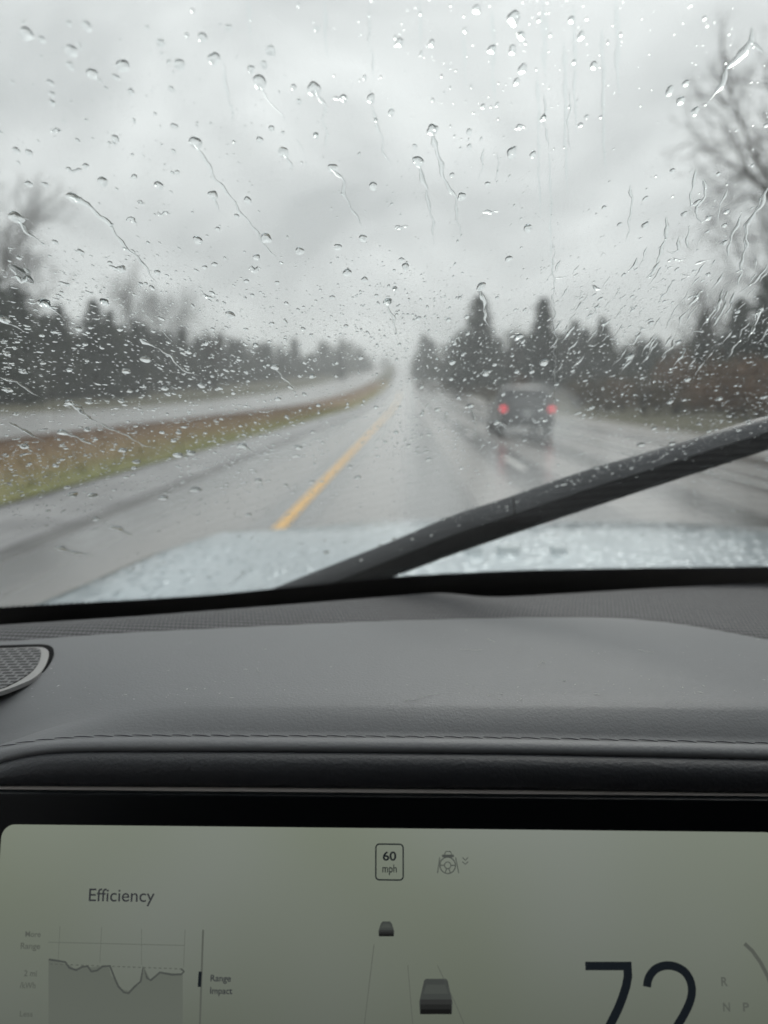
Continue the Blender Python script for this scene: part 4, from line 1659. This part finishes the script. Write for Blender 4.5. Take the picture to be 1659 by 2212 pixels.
def make_drop(u, v, rpx, seg=20, rings=7):
    p = ghit(u, v, LIFT)
    x = p.x
    dist = (p - CAM).length
    r = rpx * K / F * dist * 1.0
    e1, e2, n_ = frame(x)
    s = (p.z - ZB) / sa
    V, Fs = [], []
    a = flow(x, s) + random.gauss(0, .25)
    drop_geo(p, e1, e2, n_, r, R(random.uniform(32, 50)), random.uniform(1.0, 1.35), a, .085, seg, rings, V, Fs)
    o = mesh('raindrop', V, Fs, M_WATER)
    lab = NAMED_DROPS.get((u, v))
    if lab:
        tag(o, lab, 'raindrop', 'raindrops on the windscreen')
    else:
        lb, gp = region_label(u, v)
        tag(o, lb, 'raindrop', gp)
    return o


for u, v, r_ in BIG:
    make_drop(u, v, r_ * .84)
# medium drops to fill the number of the largest three hundred
nmed = 258 - len(BIG)
taken = list(BIG)
while nmed > 0:
    u = random.uniform(0, 1659)
    v = random.choice((random.uniform(30, 560), random.uniform(480, 900), random.uniform(640, 1000), random.uniform(850, 1200)))
    if v > lerp_poly([(0, 1290), (500, 1250), (640, 1230), (860, 1130), (1250, 1000), (1659, 880)], u): continue
    if any((u - a) ** 2 + (v - b_) ** 2 < 900 for a, b_, _ in taken): continue
    r_ = random.uniform(4.2, 6.2)
    taken.append((u, v, r_))
    make_drop(u, v, r_, 16, 5)
    nmed -= 1

# the countless small ones: one object
V, Fs = [], []
nr = np.random.default_rng(5)
xa, xb_ = -.50, .62
count = 0
while count < 36000:
    far = count > 30000
    x = nr.uniform(XL + .03, XR - .03) if far else nr.uniform(xa, xb_)
    s = nr.uniform(.005, .72) if far or nr.random() < .36 else nr.uniform(.11, .42)
    out_ = abs(x - .02) > .30 + .55 * (.72 - s)
    if out_ != far: continue
    # clumpy density
    dn_ = .6 + .4 * math.sin(x * 23 + 3 * math.sin(s * 11)) * math.sin(s * 31 + 2 * math.sin(x * 17))
    if nr.random() > dn_: continue
    if s < .17 and nr.random() < .6: continue
    r = .00037 * math.exp(nr.normal(0, .5))
    if s > .40: r *= .8
    if far: r *= 1.9
    if not far and abs(x - .02) > .58 * (yb(x) - s * ca) + .01 and nr.random() < .3: r *= 2.4
    r = min(.0013, r)
    e1, e2, n_ = frame(x)
    p = gpt(x, s, LIFT)
    a = flow(x, s) + nr.normal(0, .2)
    el = 1.0 + abs(nr.normal(0, .5)) * (1.7 if x < -.10 else 1)
    drop_geo(p, e1, e2, n_, r, R(nr.uniform(42, 62)), el, a, .06, 8 if r < .0005 else 10, 2 if r < .0005 else 3, V, Fs)
    count += 1
tag(mesh('drizzle', V, Fs, M_WATER), 'countless fine droplets sprayed over the windscreen', 'droplets', kind='stuff')


def trail(pts, w0, w1, label=None, wob=1.0, hgt=.16, group=None, step=.0022):
    P = [ghit(u, v, LIFT) for u, v in pts]
    # resample and add a wander
    Q = []
    for a, b_ in zip(P, P[1:]):
        n = max(2, int((b_ - a).length / step))
        for k in range(n):
            Q.append(a.lerp(b_, k / n))
    Q.append(P[-1])
    n = len(Q)
    ph = [random.random() * 6.28 for _ in range(4)]
    V, Fs = [], []
    m_ = 7
    prevd = None
    pts_ = []
    for i, q in enumerate(Q):
        e1, e2, n_ = frame(q.x)
        L_i = i * step
        wv = (.0007 * math.sin(L_i * 260 + ph[0]) + .0005 * math.sin(L_i * 610 + ph[1])) * wob * min(1, i / 4, (n - 1 - i) / 4)
        d = (Q[min(i + 1, n - 1)] - Q[max(i - 1, 0)]).normalized()
        pts_.append((q + n_.cross(d) * wv, n_))
    for i, (q, n_) in enumerate(pts_):
        d = (pts_[min(i + 1, n - 1)][0] - pts_[max(i - 1, 0)][0]).normalized()
        sd_ = n_.cross(d).normalized()
        f = i / (n - 1)
        L_i = i * step
        wd = (w0 + (w1 - w0) * f) * (1 + .35 * math.sin(L_i * 430 + ph[2]) + .2 * math.sin(L_i * 1100 + ph[3]))
        wd *= min(1, (i + .6) / 2.5, (n - 1 - i + .4) / 4)
        for k in range(m_):
            a = math.pi * k / (m_ - 1)
            V.append(q + sd_ * (math.cos(a) * wd / 2) + n_ * (math.sin(a) * wd * hgt))
        V.append(q + sd_ * (-wd / 2)); V.append(q + sd_ * (wd / 2))
    w_ = m_ + 2
    for i in range(n - 1):
        for k in range(m_ - 1):
            a = i * w_ + k
            Fs.append((a, a + 1, a + 1 + w_, a + w_))
        a = i * w_ + m_
        Fs.append((a, a + 1, a + 1 + w_, a + w_))
    o = mesh('water_trail', V, Fs, M_WATER)
    if not label:
        if group is None:
            u, v = pts[0]
            label, group = (('crooked water trail on the windscreen against the clouds', 'water trails against the clouds') if v < 560 else
                            ('slanting water trail on the windscreen over trees or verge', 'water trails over trees and verge'))
    return tag(o, label, 'water trail', group)


T = [
    ([(150, 424), (190, 440), (225, 475), (255, 515), (290, 550), (315, 580), (340, 612)], .0030, .0010, 'longest bright water trail slanting across the cloudy left glass'),
    ([(420, 312), (445, 350), (480, 405), (510, 445), (540, 480), (560, 515), (602, 562)], .0018, .0007, 'long thin water trail between two raindrops on the cloudy glass'),
    ([(680, 195), (700, 225), (695, 258), (708, 290), (705, 340)], .0014, .0006, 'crooked trail hanging from the fat raindrop high on the glass'),
    ([(715, 365), (738, 385), (748, 425), (765, 465), (790, 500)], .0020, .0006, None),
    ([(800, 215), (808, 240), (818, 280), (828, 330), (850, 360)], .0016, .0006, None),
    ([(795, -5), (798, 60), (803, 120), (806, 190)], .0010, .0006, None),
    ([(612, 332), (626, 352), (632, 388)], .0014, .0006, None),
    ([(480, 130), (490, 180), (498, 230), (501, 280)], .0014, .0006, None),
    ([(562, 185), (590, 235), (612, 250), (622, 272)], .0011, .0005, None),
    ([(640, 300), (650, 320), (665, 350)], .0008, .0004, None),
    ([(935, 288), (940, 320), (950, 355), (965, 395), (985, 435), (990, 480), (995, 515)], .0026, .0006, 'longest near-vertical water trail, right of the square-shouldered raindrop'),
    ([(905, 352), (912, 390), (925, 425), (931, 460), (938, 530)], .0022, .0006, 'near-vertical trail hanging from the square-shouldered raindrop'),
    ([(1045, 320), (1040, 360), (1030, 400)], .0012, .0005, None),
    ([(1073, 330), (1076, 370), (1068, 400)], .0010, .0005, None),
    ([(1035, 622), (1043, 650), (1050, 672), (1048, 690), (1055, 705)], .0030, .0012, 'ragged trail running down the cone-shaped conifer'),
    ([(834, 655), (845, 680), (852, 700), (861, 732)], .0022, .0008, 'short trail over the clouds above the far end of the road'),
    ([(460, 425), (472, 455), (490, 470)], .0014, .0005, None),
    ([(35, 472), (60, 500), (100, 532)], .0022, .0007, None),
    ([(0, 690), (25, 700), (55, 718)], .0026, .0008, None),
    ([(0, 815), (35, 826), (60, 842), (88, 858)], .0022, .0010, None),
    ([(303, 733), (322, 742), (340, 752)], .0058, .0030, 'fat water streak over the left woods, head of a long trail'),
    ([(342, 752), (365, 768), (385, 790), (410, 805), (430, 812)], .0019, .0009, 'bright tail of the fat water streak over the left woods'),
    ([(350, 713), (360, 725), (372, 738)], .0012, .0007, None),
    ([(95, 655), (115, 668), (136, 686)], .0035, .0010, None),
    ([(150, 870), (175, 885), (195, 905), (212, 912)], .0042, .0020, 'dark branching trail over the opposite road'),
    ([(212, 912), (250, 930), (300, 955), (335, 972)], .0018, .0006, None),
    ([(135, 934), (165, 945), (185, 952), (215, 968)], .0026, .0010, None),
    ([(20, 913), (45, 925), (62, 938), (95, 952)], .0034, .0010, None),
    ([(55, 965), (75, 978), (90, 985)], .0014, .0006, None),
    ([(232, 1138), (255, 1142), (292, 1160)], .0070, .0014, 'dark water streak low on the glass, upper of two over the left lane'),
    ([(118, 1182), (140, 1187), (165, 1194), (212, 1203)], .0062, .0010, 'dark water streak low on the glass, lower of two over the left lane'),
    ([(523, 963), (538, 970), (552, 982)], .0030, .0008, None),
    ([(595, 798), (612, 815), (645, 842)], .0016, .0006, None),
    ([(1012, 875), (1020, 892), (1028, 915), (1034, 928)], .0030, .0007, None),
    ([(950, 885), (962, 897), (965, 912)], .0014, .0006, None),
    ([(1076, 912), (1090, 920), (1100, 930)], .0028, .0010, None),
    ([(1624, 60), (1622, 88), (1605, 115), (1572, 150), (1551, 192), (1530, 220)], .0042, .0020, 'broad water trail over the branches of the large leafless tree'),
    ([(1623, 90), (1640, 106), (1659, 120)], .0030, .0016, None),
    ([(1503, 366), (1497, 395), (1495, 425), (1489, 465)], .0018, .0010, None),
    ([(1518, 387), (1526, 423), (1508, 447), (1502, 472), (1515, 482), (1530, 472)], .0020, .0012, None),
    ([(1572, 408), (1557, 441), (1550, 485)], .0013, .0008, None),
    ([(1602, 462), (1587, 495), (1578, 525), (1564, 570)], .0020, .0012, None),
    ([(1659, 405), (1641, 444), (1620, 471), (1611, 510), (1608, 549), (1602, 573), (1593, 618)], .0032, .0014, 'thick dark water trail winding down near the right edge of the glass'),
    ([(1440, 468), (1437, 525), (1422, 558), (1410, 588), (1392, 606)], .0026, .0014, None),
    ([(1398, 534), (1389, 555), (1380, 579)], .0020, .0012, None),
    ([(1362, 399), (1363, 450), (1360, 492), (1350, 525)], .0014, .0007, None),
    ([(1467, 510), (1462, 540), (1452, 549), (1437, 540)], .0018, .0012, None),
    ([(1488, 492), (1486, 534), (1497, 543)], .0020, .0012, None),
    ([(1515, 510), (1504, 537)], .0014, .0010, None),
    ([(1659, 570), (1647, 588), (1629, 612), (1593, 633)], .0026, .0012, None),
    ([(1632, 555), (1630, 588)], .0018, .0010, None),
    ([(1562, 625), (1550, 665), (1535, 695)], .0030, .0012, None),
    ([(1572, 628), (1560, 670), (1548, 700)], .0022, .0010, None),
    ([(1586, 632), (1578, 662), (1560, 690)], .0022, .0010, None),
    ([(1650, 658), (1630, 698), (1615, 738)], .0036, .0012, None),
    ([(1420, 725), (1408, 742), (1402, 760)], .0026, .0012, None),
    ([(1384, 716), (1368, 742), (1345, 745)], .0024, .0014, None),
    ([(1175, 200), (1180, 290), (1186, 330)], .0010, .0008, None),
    ([(1195, 520), (1196, 640), (1198, 720), (1199, 880)], .0007, .0007, 'straight thin water line left along the edge of the wiped area'),
    ([(1230, 190), (1230, 260), (1228, 300), (1232, 335)], .0009, .0006, None),
]
for P, w0, w1, lab in T:
    trail(P, w0, w1, lab, group='water trails on the windscreen' if lab else None)
# faint wiper streaks running up the middle of the glass
for u, v0, v1, w_ in ((1062, 20, 240, .0022), (1160, 150, 470, .0016), (1172, 0, 180, .0030), (1186, 330, 610, .0014), (1218, 90, 420, .0020), (1238, 10, 300, .0016), (1300, 60, 380, .0020),
                      (700, 0, 130, .0022), (535, 0, 90, .0022), (1330, 0, 210, .0026), (1000, 60, 200, .0016), (905, 0, 120, .0020)):
    trail([(u, v0), (u + 4, (v0 * 2 + v1) / 3), (u + 3, (v0 + v1 * 2) / 3), (u + 8, v1)], w_, w_ * .7, 'faint straight streak of thin water on the upper windscreen', .35, .05, 'faint streaks on the upper windscreen', .004)
# short merged squiggles
for u, v, w_, th in ((160, 367, 36, .0030), (1060, 460, 36, .0020), (285, 479, 26, .0026), (355, 462, 30, .0022), (550, 582, 30, .0030), (868, 490, 30, .0028), (1125, 277, 26, .0026),
                     (122, 283, 26, .0026), (450, 643, 34, .0024), (1290, 620, 28, .0022), (1455, 563, 26, .0020), (305, 440, 20, .0020), (45, 600, 44, .0028), (735, 215, 30, .0020),
                     (985, 735, 20, .0026), (640, 985, 26, .0030), (655, 985, 18, .0016), (425, 1055, 22, .0036), (1115, 728, 24, .0030), (445, 742, 22, .0030)):
    n = 5
    trail([(u - w_ / 2 + w_ * k / (n - 1), v + random.uniform(-5, 5)) for k in range(n)], th, th * .8, None, 1.6, .26)
# thin smeared sheets of water near the far edge of the swept glass
for u, v, rp_, el in ((48, 592, 15, 1.5),):
    p = ghit(u, v, LIFT)
    e1, e2, n_ = frame(p.x)
    V, Fs = [], []
    r_ = rp_ * K / F * (p - CAM).length
    drop_geo(p, e1, e2, n_, r_, R(random.uniform(3.0, 5.0)), el, flow(p.x, (p.z - ZB) / sa) + random.gauss(0, .2), .16, 40, 14, V, Fs)
    fx, fy = random.uniform(500, 800), random.uniform(0, 6)
    top_n = 40 * 14 + 1
    for q in range(40, top_n):
        d_ = V[q] - p
        edge = min(1, d_.dot(n_) / (.006 * r_))
        V[q] = V[q] + n_ * edge * (.00004 * math.sin(d_.dot(e1) * fx + fy) * math.sin(d_.dot(e2) * fx * .5 + 2 * fy) + .000012 * math.sin(d_.dot(e1) * fx * 2.3 + 9 * d_.dot(e2) * fx * .1))
    tag(mesh('water_film', V, Fs, M_WATER), 'thin flat pool of water on the glass over the tallest left conifer', 'water film')
for k in range(34):
    u = random.uniform(760, 1655)
    v = lerp_poly(sorted(U_), u) + random.uniform(-6, 42)
    make_bead = make_drop(u, v, random.uniform(2.6, 5.0), 12, 4)
    tag(make_bead, 'small raindrop on the glass before the black wiper', 'raindrop', 'raindrops before the wiper')
# smeared rivulets where the passenger wiper leaves water
RIV = [(u, v) for u in range(1215, 1660, 34) for v in range(560, 790, 30)]
for u, v in RIV:
    if random.random() < .25: continue
    u += random.uniform(-16, 16); v += random.uniform(-14, 14)
    l = random.uniform(14, 46)
    trail([(u, v), (u - l * .35 + random.uniform(-5, 5), v + l * .5), (u - l * .7, v + l)] if random.random() < .88 else
          [(u, v), (u + l * .4, v + random.uniform(-8, 4)), (u + l * .8, v - random.uniform(0, 12))],
          random.uniform(.0016, .0034), .0010, 'short smeared rivulet where the wipers leave water behind', 1.4, .2, 'smeared rivulets on the far glass')

# ------------------------------------------------------------------ lint on the dash
def fibre(pts, w_, label):
    P = [dash_hit(u, v, .0008) for u, v in pts]
    V, Fs = [], []
    for i, p in enumerate(P):
        for q in range(4):
            a = q * math.pi / 2
            V.append(p + Vector((0, math.cos(a) * w_, math.sin(a) * w_)))
    for i in range(len(P) - 1):
        for q in range(4):
            Fs.append((i * 4 + q, i * 4 + (q + 1) % 4, (i + 1) * 4 + (q + 1) % 4, (i + 1) * 4 + q))
    tag(mesh('lint_fibre', V, Fs, M_LINT), label, 'lint', 'lint on the dashboard')


fibre([(872, 1518), (885, 1515), (897, 1517), (910, 1511), (925, 1507), (950, 1504)], .00016, 'longest pale lint fibre lying along the dashboard crease')
fibre([(1163, 1453), (1167, 1446), (1172, 1442), (1176, 1445)], .00016, 'small hooked lint fibre in the middle of the dashboard top')
fibre([(993, 1418), (1010, 1417), (1025, 1419), (1040, 1418)], .00010, 'faint straight lint hair left of the hooked fibre')
fibre([(1378, 1418), (1395, 1422), (1410, 1423)], .00010, 'faint lint hair on the passenger side of the dashboard top')
fibre([(555, 1456), (557, 1462), (562, 1464)], .00022, 'tiny bright lint curl above the driver display')
fibre([(1053, 1393), (1062, 1398), (1070, 1402)], .00009, 'short thin lint hair near the fabric edge of the dashboard')
V, Fs = [], []
for _ in range(420):
    u = random.uniform(0, 1659)
    v = random.choice((random.gauss(1505, 14), random.uniform(1370, 1515)))
    if v > smooth_poly(crease, u) - 4 or v < smooth_poly(pad_edge, u) + 6: continue
    p = dash_hit(u, v, .0006)
    r = .00009 + .00026 * random.random() ** 4
    l = r * random.choice((1, 1, 3, 6))
    a = random.random() * 3.14
    ax = Vector((math.cos(a), math.sin(a), 0)) * l
    ay = Vector((-math.sin(a), math.cos(a), 0)) * r
    i = len(V)
    V += [p - ax, p + ay, p + ax, p - ay, p + Vector((0, 0, r))]
    Fs += [(i, i + 1, i + 4), (i + 1, i + 2, i + 4), (i + 2, i + 3, i + 4), (i + 3, i, i + 4)]
tag(mesh('dust', V, Fs, M_LINT, smooth=False), 'fine pale dust scattered over the dashboard top', 'dust', kind='stuff')

# ------------------------------------------------------------------ rain haze
bm = bmesh.new()
box(bm, -640, 640, -70, 820, -2, 48)
m, nt, N, L = mat('rain_haze')
N.remove(N['Principled BSDF'])
pv = N.new('ShaderNodeVolumePrincipled')
pv.inputs['Color'].default_value = (.93, .95, .96, 1)
pv.inputs['Density'].default_value = .0014
pv.inputs['Anisotropy'].default_value = .3
L.new(pv.outputs[0], N['Material Output'].inputs['Volume'])
hz = from_bm('haze', bm, m)
tag(hz, 'grey rain haze fading the far trees and road', 'haze', kind='stuff')

# ------------------------------------------------------------------ render settings
scene.view_settings.view_transform = 'Standard'
scene.view_settings.look = 'None'
scene.view_settings.exposure = 0.45
scene.view_settings.gamma = 1
scene.view_settings.use_curve_mapping = False
scene.render.engine = 'CYCLES'
c = scene.cycles
c.use_denoising = True
c.denoiser = 'OPENIMAGEDENOISE'
c.denoising_input_passes = 'RGB_ALBEDO_NORMAL'
c.denoising_prefilter = 'ACCURATE'
c.max_bounces = 12
c.diffuse_bounces = 3
c.glossy_bounces = 4
c.transmission_bounces = 8
c.transparent_max_bounces = 24
c.volume_bounces = 2
c.caustics_refractive = True
c.caustics_reflective = True
c.sample_clamp_indirect = 8
c.use_adaptive_sampling = True
c.adaptive_threshold = .02
